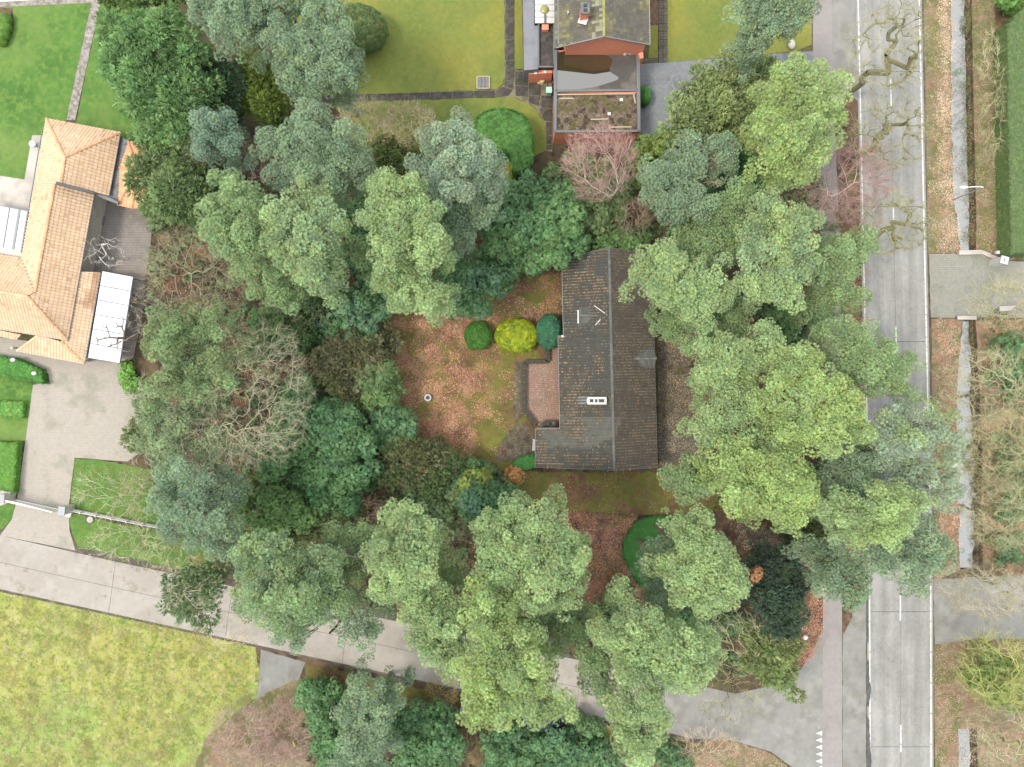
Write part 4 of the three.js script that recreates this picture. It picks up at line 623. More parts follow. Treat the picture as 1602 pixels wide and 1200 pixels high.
  for (const [x0, y0, x1, y1] of [[875, 154, 898, 154], [872, 148, 994, 146.5], [924, 187, 952, 186], [953, 199, 988, 198.5], [991, 146, 994, 162]]) part(g, 'edge_strip', rail(P(x0, y0, fh + .02), P(x1, y1, fh + .02), .12, .05), mWood);
  for (const [x, y] of [[972, 156], [953, 178]]) part(g, 'paver', boxGeo(...(() => { const v = P(x, y, fh); return [v.x, fh - .03, v.z]; })(), .3, .06, .28), mWhite);
  part(g, 'side_wall', prismGeo([wp(1000, 80, 4), wp(1007, 78, 4), wp(1005, 95, 3), wp(1000, 96, 3)], 0, 3.6), mBrickRed);
  // low annex on the west side
  const ah = 2.8, am = mat({ map: layered(256, 4, [140, 142, 146], [{ c: [126, 128, 132], f: 5, o: 4, lo: .42, hi: .7, s: 3 }], 5, 3, 3), roughness: .5, color: lin(.5, .5, .52) });
  part(g, 'annex_roof', prismGeo([wp(817, -60, ah), wp(836, -60, ah), wp(836, 40, ah), wp(842, 40, ah), wp(842, 108, ah), wp(820, 110, ah)], 0, ah), am);
  part(g, 'gravel_roof', prismGeo([wp(843, 40, ah), wp(866, 40, ah), wp(866, 104, ah), wp(843, 104, ah)], 0, ah - .25), mSlate);
  for (const [x0, y0, x1, y1] of [[842.5, 38, 842.5, 105], [866.5, 38, 866.5, 105], [842, 104.5, 867, 104.5]]) part(g, 'parapet', rail(P(x0, y0, ah), P(x1, y1, ah), .16, .14), mLead);
  for (let k = 0; k < 6; k++) { const y = 36 - k * 9.6; part(g, 'roof_panel', prismGeo([wp(837, y - 8.9, 3), wp(868, y - 8.9, 3), wp(868, y, 3), wp(837, y, 3)], 2.9, 3, .01), mWhite); }
  const rl = P(852, 15, 3); part(g, 'roof_light', new THREE.SphereGeometry(.42, 18, 8, 0, 6.2832, 0, 1.4).scale(1, .5, 1).translate(rl.x, 3, rl.z), mat({ color: lin(.22, .2, .06), roughness: .3 })); part(g, 'flue_pipe', rail(P(852.5, 22, 3.1), P(852.5, 37, 3.1), .16, .16), mLead);
  part(g, 'pier', boxGeo(...(() => { const v = P(853, 43, 2.9); return [v.x, 0, v.z]; })(), .62, 3, .5), mBrickRed); part(g, 'garden_wall', prismGeo([wp(827, 109, 2), wp(864, 106, 2), wp(864, 114, 2), wp(827, 116, 2)], 0, 2.0), mBrickRed);
}
function sheetGeoAt(pts, y, h) { const s = new THREE.Shape(pts.map(p => { const w = P(p[0], p[1], h); return new THREE.Vector2(w.x, -w.z); })); const g = new THREE.ShapeGeometry(s); g.rotateX(-Math.PI / 2); g.translate(0, y, 0); return g; }
// ───────────────────────── trees ─────────────────────────
const GROW = 1.06;
const GR = [.305, .41, .26], MID = [.325, .44, .22], LIT = [.395, .51, .255], YEL = [.41, .525, .215], BLU = [.285, .4, .29], PAL = [.37, .46, .325];
pine('blue-grey pine cut by the top edge right of the big cypress', [[330, 12, 32], [365, 30, 40], [395, 48, 26], [345, -15, 40], [400, 5, 30]], 14, GR);
pine('blue-grey pine with a bent trunk left of the clipped dome bush', [[440, 62, 30], [478, 78, 36], [515, 92, 40], [505, 28, 26], [530, 60, 22], [460, 112, 28], [500, 130, 30], [538, 118, 24], [520, 5, 18]], 15, GR);
pine('blue-grey pine cut by the top edge above the bent pine', [[440, 8, 28], [470, -10, 30], [418, -8, 25]], 13, GR);
pine('broad grey-green pine directly below the straw shrubs', [[450, 228, 36], [490, 200, 32], [485, 245, 38], [530, 228, 34], [560, 258, 30], [515, 275, 34], [455, 270, 30], [575, 285, 18]], 16, GR);
pine('grey-green pine left of the garden, westernmost of the tall clump', [[350, 325, 26], [375, 310, 28], [345, 355, 30], [385, 350, 34], [375, 390, 30], [405, 375, 26], [355, 290, 18]], 16, MID);
pine('tall light pine in the middle of the clump left of the garden', [[445, 330, 32], [490, 325, 34], [470, 365, 38], [512, 365, 32], [440, 380, 28], [495, 405, 34], [520, 440, 24], [465, 405, 28], [500, 435, 26]], 18, LIT, { alt: GR });
pine('small pine tuft below the pale forked dead twig', [[420, 448, 24], [448, 458, 24], [435, 425, 18]], 12, MID);
pine('light green pine nearest the leaf-covered garden', [[600, 295, 24], [590, 330, 26], [630, 320, 34], [660, 345, 32], [620, 360, 34], [655, 385, 32], [605, 395, 26], [680, 380, 20], [640, 290, 16]], 18, LIT);
pine('low pine hanging over the north-west corner of the garden', [[610, 438, 26], [645, 430, 30], [660, 462, 30], [635, 465, 24], [688, 484, 20], [690, 460, 14]], 15, LIT);
pine('silvery blue pine beside the clipped laurel block', [[715, 205, 24], [685, 232, 30], [725, 240, 36], [762, 255, 28], [700, 280, 38], [740, 290, 34], [665, 262, 22], [770, 285, 18]], 14, PAL, { alt: BLU });
pine('dull grey-green pine under the silvery pine', [[700, 335, 32], [740, 335, 30], [715, 370, 26], [760, 325, 20]], 11, GR);
pine('small bluish pine tucked against the big cypress', [[330, 208, 26], [355, 198, 22], [335, 235, 24], [362, 225, 16], [322, 185, 14]], 10, BLU);
pine('grey pine hanging over the lawn at the top right', [[1165, 10, 26], [1205, 8, 34], [1240, 15, 28], [1190, 45, 26], [1175, 70, 16], [1225, 42, 22]], 14, GR);
pine('yellow-green pine beside the road cycle path at the top right', [[1235, 120, 32], [1275, 140, 34], [1220, 160, 34], [1260, 180, 38], [1295, 180, 24], [1230, 215, 36], [1270, 230, 32], [1205, 195, 24], [1245, 265, 24], [1210, 250, 20]], 17, YEL, { alt: LIT });
pine('grey-green pine left of the fallen-limb dead tree', [[1030, 275, 28], [1060, 285, 30], [1045, 318, 32], [1080, 320, 28], [1085, 250, 22], [1075, 230, 16], [1020, 305, 20], [1128, 238, 24]], 14, GR);
pine('mid-green pine just north-east of the bungalow roof', [[1130, 325, 28], [1160, 310, 24], [1110, 350, 30], [1145, 355, 28], [1100, 385, 28], [1130, 390, 26], [1075, 365, 20]], 13, MID);
pine('large rosette-leaved pine with dark gaps left of the brown ditch bank', [[1200, 330, 28], [1235, 350, 30], [1190, 365, 32], [1225, 385, 34], [1170, 400, 32], [1210, 415, 34], [1245, 420, 28], [1185, 445, 30], [1265, 345, 14], [1225, 455, 26]], 16, LIT, { alt: GR });
pine('green pine hugging the left road edge line', [[1300, 395, 28], [1330, 400, 24], [1280, 420, 28], [1310, 435, 28], [1325, 470, 20], [1290, 465, 26], [1345, 375, 18]], 12, MID);
pine('light pine overhanging the north-east eave of the bungalow', [[1015, 405, 24], [1050, 420, 28], [1060, 455, 30], [1095, 445, 28], [1090, 480, 28], [1035, 445, 20], [1120, 465, 24], [1005, 430, 16], [1040, 395, 18]], 16, LIT);
pine('mid-green pine east of the bungalow beside the roof dormer', [[1060, 495, 22], [1095, 515, 26], [1120, 505, 26], [1050, 520, 16], [1150, 490, 26], [1140, 525, 26]], 12, MID);
pine('spreading green pine reaching over the middle of the road', [[1300, 520, 26], [1335, 530, 30], [1370, 550, 28], [1340, 565, 28], [1395, 570, 24], [1405, 600, 20], [1370, 590, 26], [1310, 555, 26], [1420, 620, 14]], 15, MID, { keep: .85, dens: .85 });
pine('light pine east of the garden path by the bungalow', [[1110, 545, 26], [1140, 555, 30], [1110, 580, 24], [1150, 590, 28], [1185, 560, 28], [1195, 525, 24], [1130, 615, 24]], 16, LIT);
pine('tall yellow-green pine in the middle of the eastern clump', [[1220, 570, 28], [1260, 560, 24], [1250, 600, 34], [1290, 610, 32], [1225, 625, 34], [1275, 645, 36], [1320, 635, 28], [1240, 665, 32], [1340, 670, 24], [1290, 680, 30]], 19, YEL, { alt: LIT });
pine('drooping mid-green pine right of the paved path', [[1150, 640, 26], [1180, 630, 28], [1120, 655, 24], [1150, 680, 28], [1190, 670, 30], [1105, 680, 18], [1200, 705, 28]], 16, LIT);
pine('bright yellow-green pine above the gravel path', [[1140, 720, 28], [1175, 735, 32], [1210, 735, 30], [1150, 765, 30], [1195, 775, 32], [1235, 770, 28], [1225, 805, 24], [1255, 745, 22], [1260, 780, 18]], 18, YEL);
pine('small green pine beside the south-east corner of the bungalow', [[1055, 745, 20], [1080, 735, 22], [1085, 765, 22], [1110, 750, 22], [1070, 770, 14]], 14, MID);
pine('pale thin pine stretched across the road', [[1385, 670, 26], [1420, 690, 24], [1450, 660, 26], [1480, 680, 18], [1470, 655, 18], [1440, 695, 22], [1385, 705, 24], [1410, 645, 16], [1475, 710, 20]], 17, PAL, { keep: .72, dens: .75, alt: YEL });
pine('thin grey-green pine over the right edge line of the road', [[1400, 735, 24], [1440, 740, 22], [1480, 745, 20], [1465, 775, 20], [1370, 720, 22], [1490, 770, 14]], 15, PAL, { keep: .7, dens: .7 });
pine('grey-green pine in the gap east of the yellow-green pines', [[1310, 725, 26], [1340, 740, 26], [1300, 755, 22], [1325, 770, 22], [1355, 715, 20]], 14, GR);
pine('bright green pine hanging over the left road edge lower down', [[1300, 795, 26], [1335, 800, 30], [1370, 790, 30], [1400, 800, 28], [1345, 830, 26], [1385, 825, 24], [1310, 825, 22], [1430, 785, 18], [1390, 770, 20]], 17, LIT, { alt: YEL });
pine('grey-green pine with a ragged edge over the lower road', [[1390, 850, 26], [1425, 835, 28], [1455, 855, 24], [1410, 880, 28], [1445, 885, 22], [1365, 870, 24], [1430, 910, 18], [1470, 880, 14]], 15, GR, { keep: .85, dens: .85 });
pine('low grey pine above the leaf-strewn cycle path', [[1265, 860, 24], [1300, 875, 26], [1330, 890, 26], [1340, 920, 20], [1290, 905, 22], [1320, 925, 16]], 11, GR);
pine('broad light pine directly south of the bungalow', [[770, 820, 28], [810, 810, 30], [850, 815, 28], [785, 855, 34], [825, 850, 36], [870, 850, 30], [895, 875, 26], [810, 895, 36], [855, 890, 34], [900, 905, 20], [775, 895, 26], [840, 930, 28], [880, 935, 24]], 18, LIT, { alt: MID });
pine('light pine beside the dark green ivy bed', [[1090, 820, 24], [1085, 850, 28], [1110, 870, 30], [1070, 880, 30], [1100, 905, 32], [1140, 895, 24], [1065, 915, 26], [1105, 940, 24], [1150, 915, 16], [1125, 925, 22]], 17, LIT);
pine('light pine above the side road with a bare snag on its left', [[645, 815, 26], [670, 830, 24], [615, 840, 28], [650, 855, 30], [600, 870, 26], [635, 890, 32], [665, 885, 24], [610, 915, 26], [645, 930, 26]], 18, LIT);
pine('mid-green pine over the side road left of the tallest pine', [[680, 935, 26], [665, 965, 28], [700, 970, 32], [690, 1010, 30], [660, 1000, 22], [715, 1030, 28], [730, 960, 26]], 17, LIT, { alt: MID });
pine('tallest yellow-green pine hanging over the parked cars', [[750, 950, 28], [785, 965, 30], [765, 1000, 34], [805, 1005, 30], [750, 1040, 32], [790, 1045, 34], [830, 1035, 24], [760, 1080, 32], [800, 1085, 30], [745, 1105, 22], [780, 1110, 26], [835, 1075, 22], [820, 1105, 20], [862, 1096, 18], [888, 1106, 16], [846, 1116, 17], [738, 1118, 15]], 20, YEL, { alt: LIT });
pine('green pine overhanging the side road just before the junction', [[960, 985, 26], [995, 970, 28], [985, 1010, 30], [1030, 990, 30], [1015, 1025, 32], [1060, 1010, 30], [1095, 1000, 26], [1055, 1045, 28], [1090, 1035, 24], [1115, 1020, 14], [1000, 1055, 24], [1080, 1065, 18]], 18, LIT, { alt: MID });
pine('thin pine boughs over the far side of the side road', [[930, 1045, 22], [950, 1020, 20], [945, 1075, 18], [920, 1070, 12]], 15, MID, { keep: .75 });
pine('drooping pine top at the bottom edge below the pale dead limb', [[995, 1110, 24], [1020, 1100, 22], [985, 1140, 24], [1015, 1135, 26], [1000, 1170, 22], [1035, 1115, 16], [975, 1165, 14], [1000, 1192, 12]], 18, LIT);
pine('big grey-green pine over the bend of the side road', [[395, 870, 28], [430, 855, 26], [400, 905, 30], [440, 895, 32], [480, 880, 28], [425, 940, 32], [470, 930, 32], [510, 915, 28], [385, 940, 22], [500, 950, 28], [540, 945, 20], [455, 970, 24], [525, 880, 18]], 17, MID, { alt: GR });
pine('thin hanging pine boughs over the slab joint of the side road', [[560, 960, 22], [545, 985, 18], [580, 975, 14], [470, 990, 20], [440, 985, 20], [575, 1000, 12]], 14, GR, { keep: .7, dens: .8 });
pine('green-grey pine directly left of the side road pines', [[540, 860, 24], [570, 840, 20], [555, 885, 20], [525, 835, 16]], 13, MID);
pine('bluish pine in front of the bare yellow hedge shrubs', [[275, 745, 28], [310, 750, 30], [340, 775, 26], [290, 785, 32], [325, 805, 30], [280, 820, 26], [355, 820, 22], [320, 840, 24], [260, 775, 18], [350, 855, 20]], 13, GR, { alt: BLU });
pine('olive pine mingled with the large pale bare tree', [[260, 510, 26], [295, 505, 26], [330, 510, 20], [270, 545, 28], [310, 545, 24], [285, 580, 22], [245, 540, 18], [258, 600, 24], [300, 612, 22], [340, 565, 20], [238, 632, 18], [320, 590, 18]], 13, MID, { alt: [0.298, 0.35, 0.175] });
pine('dull pine under the big bare tree beside the drive', [[250, 655, 26], [290, 660, 26], [265, 695, 24], [330, 695, 22], [310, 635, 22], [235, 690, 18]], 10, [.33, .42, .24]);
pine('feathery grey pine at the bottom edge beside the rhododendron', [[575, 1085, 24], [555, 1115, 26], [590, 1115, 26], [565, 1150, 28], [600, 1080, 16], [550, 1185, 26], [585, 1180, 24], [620, 1090, 14]], 11, GR);
pine('faint thin pine beside the dark ivy bed', [[1030, 890, 26], [1045, 860, 20], [1025, 925, 22]], 12, GR, { keep: .75, dens: .7 });
pine('green pine mass south of the broad light pine', [[830, 980, 26], [870, 965, 26], [905, 955, 22], [860, 1000, 24], [900, 985, 20]], 13, MID);

// cypresses, yews, thujas
const CY = [.21, .36, .14], DK = [.1, .19, .09], TH = [.3, .38, .16];
evergreen('cypress_tree', 'big rounded dark green cypress behind the orange villa', 'tree', 'spray', [[215, 60, 42], [260, 50, 40], [200, 100, 40], [250, 95, 52], [295, 95, 40], [225, 145, 42], [270, 145, 46], [310, 145, 34], [245, 190, 38], [285, 190, 34], [180, 75, 24], [220, 215, 20]], 10, CY, { alt: [.34, .5, .2], flat: .85, sub: .36, max: .9, altAt: .6 });
evergreen('cypress_tree', 'shaded dark cypress right behind the big rounded cypress', 'tree', 'spray', [[340, 110, 34], [350, 150, 36], [335, 185, 30], [365, 185, 24]], 6, DK, { flat: 1 });
evergreen('cypress_tree', 'yellow-green cypress cut by the top edge left of the pines', 'tree', 'spray', [[180, -5, 30], [220, 0, 28], [260, -5, 32]], 8, [0.175, 0.263, 0.079], { flat: .9 });
evergreen('cypress_tree', 'golden green upright cypress right of the dark gap', 'tree', 'spray', [[405, 100, 26], [412, 130, 30], [400, 155, 26], [425, 165, 26]], 7, [0.193, 0.271, 0.052], { flat: 1.1 });
evergreen('shrub', 'small bright green conifer bush between blue pine and straw shrubs', 'shrub', 'spray', [[430, 190, 18], [445, 200, 16]], 4, [0.193, 0.298, 0.088], { flat: 1 });
evergreen('yew_tree', 'broad olive green yew beside the orange outhouse', 'tree', 'spray', [[250, 255, 32], [285, 265, 32], [240, 290, 32], [275, 300, 38], [305, 300, 26], [255, 325, 26], [290, 335, 26], [225, 265, 20]], 8, [.22, .31, .13], { alt: [.3, .38, .16], sub: .38, max: .8 });
evergreen('thuja_tree', 'feathery green thuja group beside the grey driveway', 'tree', 'spray', [[1100, 140, 32], [1140, 125, 34], [1175, 135, 32], [1075, 175, 32], [1115, 175, 38], [1155, 170, 34], [1060, 205, 24], [1195, 120, 24], [1130, 210, 30], [1165, 205, 24]], 8, TH, { alt: [.38, .44, .18], flat: .9, sub: .36, max: .8 });
evergreen('spruce_tree', 'dark bluish spruce right of the light pines near the junction', 'tree', 'spray', [[1185, 880, 28], [1215, 885, 32], [1230, 920, 32], [1200, 925, 36], [1175, 910, 22], [1225, 960, 30], [1235, 985, 18], [1205, 965, 24]], 8, [.075, .125, .08], { alt: [.12, .19, .09], altAt: .64, flat: 1, sub: .38, max: .8 });
evergreen('conifer', 'olive conifer with bare sprays at the corner of the junction', 'tree', 'spray', [[1190, 990, 28], [1215, 1010, 28], [1200, 1035, 28], [1225, 1050, 22], [1175, 1025, 22], [1240, 1075, 16]], 6, [.25, .33, .12], { alt: [.32, .36, .16], keep: .8 });
evergreen('spruce_tree', 'green spruce with bare side twigs over the side road at left', 'tree', 'spray', [[315, 890, 26], [290, 910, 24], [330, 920, 24], [300, 945, 26], [320, 970, 18], [275, 940, 18], [345, 895, 16]], 9, [.19, .29, .13], { alt: [.27, .35, .17], flat: 1.1, keep: .88, scale: .75 });
evergreen('conifer', 'dark green conifer shaded by the dead tree limbs', 'tree', 'spray', [[1150, 275, 30], [1165, 300, 28], [1130, 300, 24], [1120, 320, 20], [1150, 245, 20]], 6, [0.08, 0.208, 0.068], { flat: 1 });

// broad-leaved evergreens
const RH = [0.079, 0.201, 0.079], RHB = [0.093, 0.203, 0.12], OL = [0.167, 0.206, 0.088], HO = [0.105, 0.219, 0.088], LA = [0.11, 0.26, 0.05];
const UG = 'evergreen shrubs of the woodland edge';
const ev = (label, lobes, h, c, o = {}) => evergreen('evergreen_shrub', label, 'shrub', o.kind || 'leaf', lobes, h, c, { group: UG, ...o });
ev('big glossy holly above the bungalow terrace', [[790, 320, 34], [830, 310, 34], [860, 335, 34], [810, 355, 38], [850, 370, 36], [890, 345, 26], [885, 310, 22], [790, 385, 32], [830, 405, 32], [865, 400, 26], [770, 350, 26], [895, 385, 20]], 6, HO, { alt: [0.149, 0.263, 0.088], sub: .4, max: .85 });
ev('blue-green shrub left of the glossy holly', [[740, 415, 32], [765, 440, 28], [720, 445, 28], [745, 465, 24], [790, 430, 26], [712, 480, 18]], 4, [0.094, 0.208, 0.146]);
ev('teal shrub left of the leaf-covered garden corner', [[560, 480, 28], [590, 465, 26], [540, 505, 26], [575, 500, 22]], 3.5, [0.093, 0.203, 0.138]);
ev('small bright green shrub at the garden corner', [[582, 532, 14], [590, 545, 12]], 2, [0.158, 0.35, 0.088]);
ev('bright green bush tip poking into the leafy garden', [[600, 585, 24], [612, 605, 18], [590, 615, 22], [575, 590, 22]], 3.5, [.12, .22, .08]);
ev('olive thicket shrub left of the leafy garden', [[545, 550, 30], [580, 555, 28], [545, 585, 30], [520, 570, 28], [565, 615, 26], [600, 540, 22]], 4, OL, { kind: 'spray', alt: [0.208, 0.208, 0.125], keep: .8 });
ev('dark green shrub under the pale bare tree', [[470, 610, 28], [490, 640, 28], [455, 650, 26]], 3.5, [0.079, 0.199, 0.079]);
ev('large bright rhododendron at the west edge of the garden', [[525, 640, 26], [510, 670, 30], [550, 665, 28], [540, 700, 32], [570, 690, 26], [525, 725, 28], [560, 735, 28]], 4.5, RH, { alt: [0.123, 0.263, 0.123] });
ev('blue-green rhododendron touching the leafy garden', [[600, 660, 26], [625, 655, 20], [610, 685, 24], [640, 670, 16]], 3.5, RHB);
ev('olive shrub with fine twigs south of the leafy garden', [[640, 705, 28], [670, 715, 26], [650, 735, 28], [610, 730, 26], [690, 735, 22]], 3.5, OL, { kind: 'spray', keep: .8, alt: [0.131, 0.21, 0.088] });
ev('green shrub right of the olive twigs', [[700, 725, 24], [720, 745, 24], [690, 760, 26]], 3, [0.123, 0.21, 0.079], { kind: 'spray' });
ev('dense clipped green shrub beside the gravel path', [[725, 735, 14], [745, 735, 14], [760, 738, 12], [708, 737, 13]], 1.2, [0.093, 0.203, 0.093]);
ev('blue-green dense shrub in front of the broad light pine', [[765, 770, 26], [790, 775, 20], [745, 785, 28], [775, 795, 20], [735, 765, 20]], 4, [0.084, 0.206, 0.145]);
ev('yellowish shrub between blue-green and olive shrubs', [[735, 750, 14], [715, 765, 16], [755, 750, 10]], 3.5, [0.21, 0.298, 0.07]);
ev('grey-green shrub in the hollow above the side road pines', [[660, 770, 30], [700, 785, 28], [640, 790, 26], [715, 810, 24], [680, 810, 26]], 3, [0.128, 0.206, 0.118]);
ev('deep green rhododendron in the middle of the western thicket', [[500, 745, 28], [535, 760, 26], [505, 780, 28], [545, 790, 24], [560, 765, 20]], 3.5, [0.077, 0.208, 0.077], { alt: RH });
ev('dark shrub under the big bare tree crown', [[440, 690, 30], [470, 700, 28], [430, 725, 30], [470, 735, 26]], 3, [0.088, 0.203, 0.075]);
ev('mid-green shrub right of the bluish pine', [[415, 775, 30], [445, 790, 28], [400, 805, 28], [440, 820, 26], [480, 810, 24]], 3.5, [0.101, 0.203, 0.064]);
ev('brownish green thicket shrub above the bend pine', [[500, 830, 24], [530, 815, 22], [560, 810, 22], [475, 835, 22]], 2.5, [0.164, 0.208, 0.11], { kind: 'spray', keep: .75 });
ev('green shrub behind the pale forked dead twig', [[470, 480, 26], [505, 470, 26], [490, 500, 26], [450, 495, 22]], 3, [0.114, 0.208, 0.072], { kind: 'spray', keep: .85, alt: RHB });
ev('dark hollow shrub left of the teal shrub', [[420, 500, 26], [440, 525, 28], [410, 535, 24], [475, 530, 26], [505, 520, 22]], 2.5, [0.093, 0.199, 0.067]);
ev('dark green shrub in the shade between the tall pines', [[560, 330, 26], [575, 370, 26], [560, 400, 26], [585, 300, 20], [580, 430, 22]], 4, [0.097, 0.206, 0.097]);
ev('olive green shrub below the straw shrubs', [[600, 250, 28], [640, 255, 26], [620, 275, 24], [660, 290, 20]], 3, [0.14, 0.21, 0.07], { kind: 'spray', keep: .85 });
ev('small shrubby yew shaded by the pines near the corner of the yew', [[330, 280, 24], [345, 300, 20], [320, 310, 20]], 5, [0.093, 0.199, 0.079], { kind: 'spray' });
ev('green shrub between birch twigs and thujas', [[1000, 240, 22], [1025, 230, 20], [1010, 262, 18], [1045, 215, 18]], 4, [0.105, 0.228, 0.088], { alt: [0.245, 0.28, 0.035] });
ev('olive green hedge plants under the pink birch', [[880, 285, 22], [905, 320, 24], [930, 345, 24], [960, 330, 22], [970, 365, 22], [930, 372, 20], [860, 268, 14], [900, 252, 18], [940, 268, 22], [972, 298, 22], [938, 308, 24], [902, 292, 22]], 3, [0.131, 0.21, 0.088]);
ev('shaded green shrub behind the north gable of the bungalow', [[905, 375, 16], [945, 380, 14], [985, 385, 18], [1000, 370, 18], [970, 380, 12]], 2.5, [0.105, 0.208, 0.072]);
ev('green shrub in the gap by the small ditch', [[1235, 480, 22], [1225, 510, 22], [1240, 540, 22], [1205, 490, 24], [1280, 500, 18]], 4, [0.101, 0.203, 0.083]);
ev('dark shrub beneath the eastern pines', [[1300, 700, 22], [1350, 760, 22], [1280, 730, 22], [1340, 690, 20]], 4, [0.109, 0.206, 0.084]);
ev('dull shrub beside the gravel path by the spruce', [[1260, 830, 20], [1235, 825, 18], [1280, 850, 18]], 2.5, [0.146, 0.208, 0.105], { kind: 'spray' });
ev('green undergrowth beneath the pine near the junction', [[930, 980, 24], [950, 955, 22], [920, 1010, 20], [965, 935, 20]], 2.5, [0.125, 0.208, 0.083]);
ev('dark undergrowth right of the light pine by the ivy bed', [[1090, 965, 22], [1120, 960, 22], [1140, 975, 20], [1060, 960, 20]], 3, [0.097, 0.206, 0.109]);
ev('big dark rhododendron at the bottom beside the brown path', [[625, 1120, 24], [655, 1115, 26], [690, 1125, 24], [635, 1150, 28], [675, 1155, 30], [705, 1155, 18], [650, 1185, 28], [690, 1185, 24]], 3.5, [0.078, 0.206, 0.088], { alt: [0.105, 0.228, 0.088] });
ev('green laurel beside the mossy verge at the bottom', [[485, 1085, 20], [510, 1080, 20], [500, 1110, 24], [540, 1085, 16], [515, 1140, 24], [505, 1165, 20], [525, 1185, 22]], 3, [0.088, 0.228, 0.088]);
ev('dark blue-green shrub at the bottom right of the brown path', [[780, 1160, 24], [775, 1190, 24], [810, 1175, 26], [830, 1155, 20]], 2.5, [0.084, 0.206, 0.133]);
ev('dark green shrub at the bottom below the parked cars', [[860, 1170, 24], [890, 1185, 26], [850, 1195, 22], [875, 1160, 18]], 2.5, [0.08, 0.208, 0.116]);
ev('green shrub at the bottom left of the drooping pine top', [[925, 1165, 20], [945, 1185, 24], [910, 1190, 22], [1040, 1180, 18], [1065, 1190, 18]], 2.5, [0.099, 0.208, 0.11]);
ev('small dark shrub on the verge above the drooping pine', [[915, 1135, 14], [930, 1140, 10], [905, 1130, 10]], 1.2, [0.109, 0.206, 0.122]);
ev('bright green bush at the top right corner above the dark hedge', [[1583, 2, 12], [1592, 6, 9], [1575, -4, 10]], 1.4, [.12, .26, .06]);
ev('ivy patch under the lower right pines', [[1275, 800, 18], [1290, 840, 18]], 2, [0.125, 0.208, 0.105]);
ev('green bramble at the foot of the driveway corner', [[200, 575, 9], [198, 590, 9], [203, 603, 9], [218, 605, 8]], .6, [0.158, 0.35, 0.07], { max: .5 });
ev('light green bramble along the drive edge', [[215, 670, 14], [225, 690, 16], [205, 690, 10], [235, 655, 12]], 1.5, [0.175, 0.28, 0.088], { kind: 'spray', keep: .8 });
ev('dark ivy under bare trees at the right edge', [[1575, 545, 22], [1570, 580, 20], [1590, 600, 22], [1570, 720, 20], [1590, 760, 22], [1575, 800, 22], [1570, 850, 20]], 1.5, [0.097, 0.206, 0.097], { keep: .8 });
ev('green ivy tree mound in the lower right corner', [[1550, 1040, 24], [1580, 1050, 24], [1555, 1080, 24], [1585, 1090, 22], [1530, 1060, 18]], 4, [0.131, 0.228, 0.052], { keep: .8 });

// clipped bushes and hedges
function clipped(name, label, category, lobes, h, color, o = {}) { const g = thing(name, label, category, o.group); const { subs, r } = crown(g, 'fine', lobes, h, color, { name: 'foliage', sub: .99, n: 1, min: .3, max: 3, vary: 0, droop: 0, flat: 1, dens: 1.0, keep: 1, ...o }); trunkAndLimbs(g, subs, null, Math.max(.4, h * .8), .08, GREY_BARK, 0, r); return g; }
// dome: a clipped solid of leaves over an inner mass
function dome(name, label, px, py, rx, ry, top, color, o = {}) {
  const g = thing(name, label, 'topiary'), r = rng(seedNo += 5), hc = top * .5, c = P(px, py, top * .55), ax = M(rx, top * .55), az = M(ry, top * .55), base = V(c.x, 0, c.z), C = CLUMPS.fine, im = C.geos.map(() => []);
  const inner = new THREE.SphereGeometry(1, 20, 12); inner.scale(ax * .8, top * .42, az * .8); inner.translate(base.x, top * .5, base.z); part(g, 'inner_mass', inner, mat({ color: lin(...color) }));
  const n = Math.round((ax * az * 2 * 3.2 + (ax + az) * top * 1.8) / .04); for (let i = 0; i < n; i++) { const yy = 1 - (i + .5) / n * 1.75, a = i * 2.399963, s = Math.pow(Math.max(0, 1 - Math.abs(yy) ** 2.6), .42), d = V(Math.cos(a) * s, yy, Math.sin(a) * s); if (o.bare && d.distanceTo(V(...o.bare)) < .3 && r() < .75) continue; const lump = 1 + (wn(a * .7, yy * 3, seedNo, 1.2, 3) - .5) * .3; im[i % 2].push([V(base.x + d.x * ax * lump, top * .5 + d.y * top * .5 * lump, base.z + d.z * az * lump), V(d.x, d.y, d.z).normalize()]); }
  const q = new THREE.Quaternion(), q2 = new THREE.Quaternion(), m4 = new THREE.Matrix4(), col = new THREE.Color();
  im.forEach((b, k) => { const I = new THREE.InstancedMesh(C.geos[k], mLeaf, b.length); I.name = 'foliage'; I.userData.kind = 'stuff'; I.castShadow = I.receiveShadow = true; b.forEach(([p, d], i) => { q.setFromUnitVectors(V(0, 1, 0), d); q.multiply(q2.setFromAxisAngle(V(0, 1, 0), r() * 6.28)); const s = rr(r, .75, 1.15); I.setMatrixAt(i, m4.compose(p, q, V(s, s * .8, s))); const alt = o.alt && r() < (o.share ?? .3) ? o.alt : color, t = tint(r, alt, .34); I.setColorAt(i, col.setRGB(...t)); }); g.add(I); });
  const T = new Tri(); limb(T, [base.clone(), base.clone().setY(top * .4)], .07, .05, GREY_BARK, 6); part(g, 'trunk', T.geo(), mBark);
  return g;
}
dome('topiary_bush', 'dark green clipped ball bush, leftmost of the three by the bungalow', 748, 525, 19.5, 20.5, 1.7, [0.079, 0.21, 0.035], { bare: [0.1, 0.85, 0.5] });
dome('topiary_bush', 'yellow-green clipped dome bush between two green ones', 808, 525, 31, 24.5, 1.9, [0.367, 0.42, 0.021], { alt: [0.158, 0.263, 0.035], share: .25 });
dome('topiary_bush', 'blue-green clipped dome bush touching the bungalow eave', 859, 519, 18, 25, 2.3, [0.061, 0.201, 0.105]);
dome('topiary_bush', 'large clipped holly dome on the golden lawn at the top', 563, 45, 39, 33, 3.2, [0.125, 0.208, 0.072], { alt: [0.193, 0.228, 0.07], share: .35 });
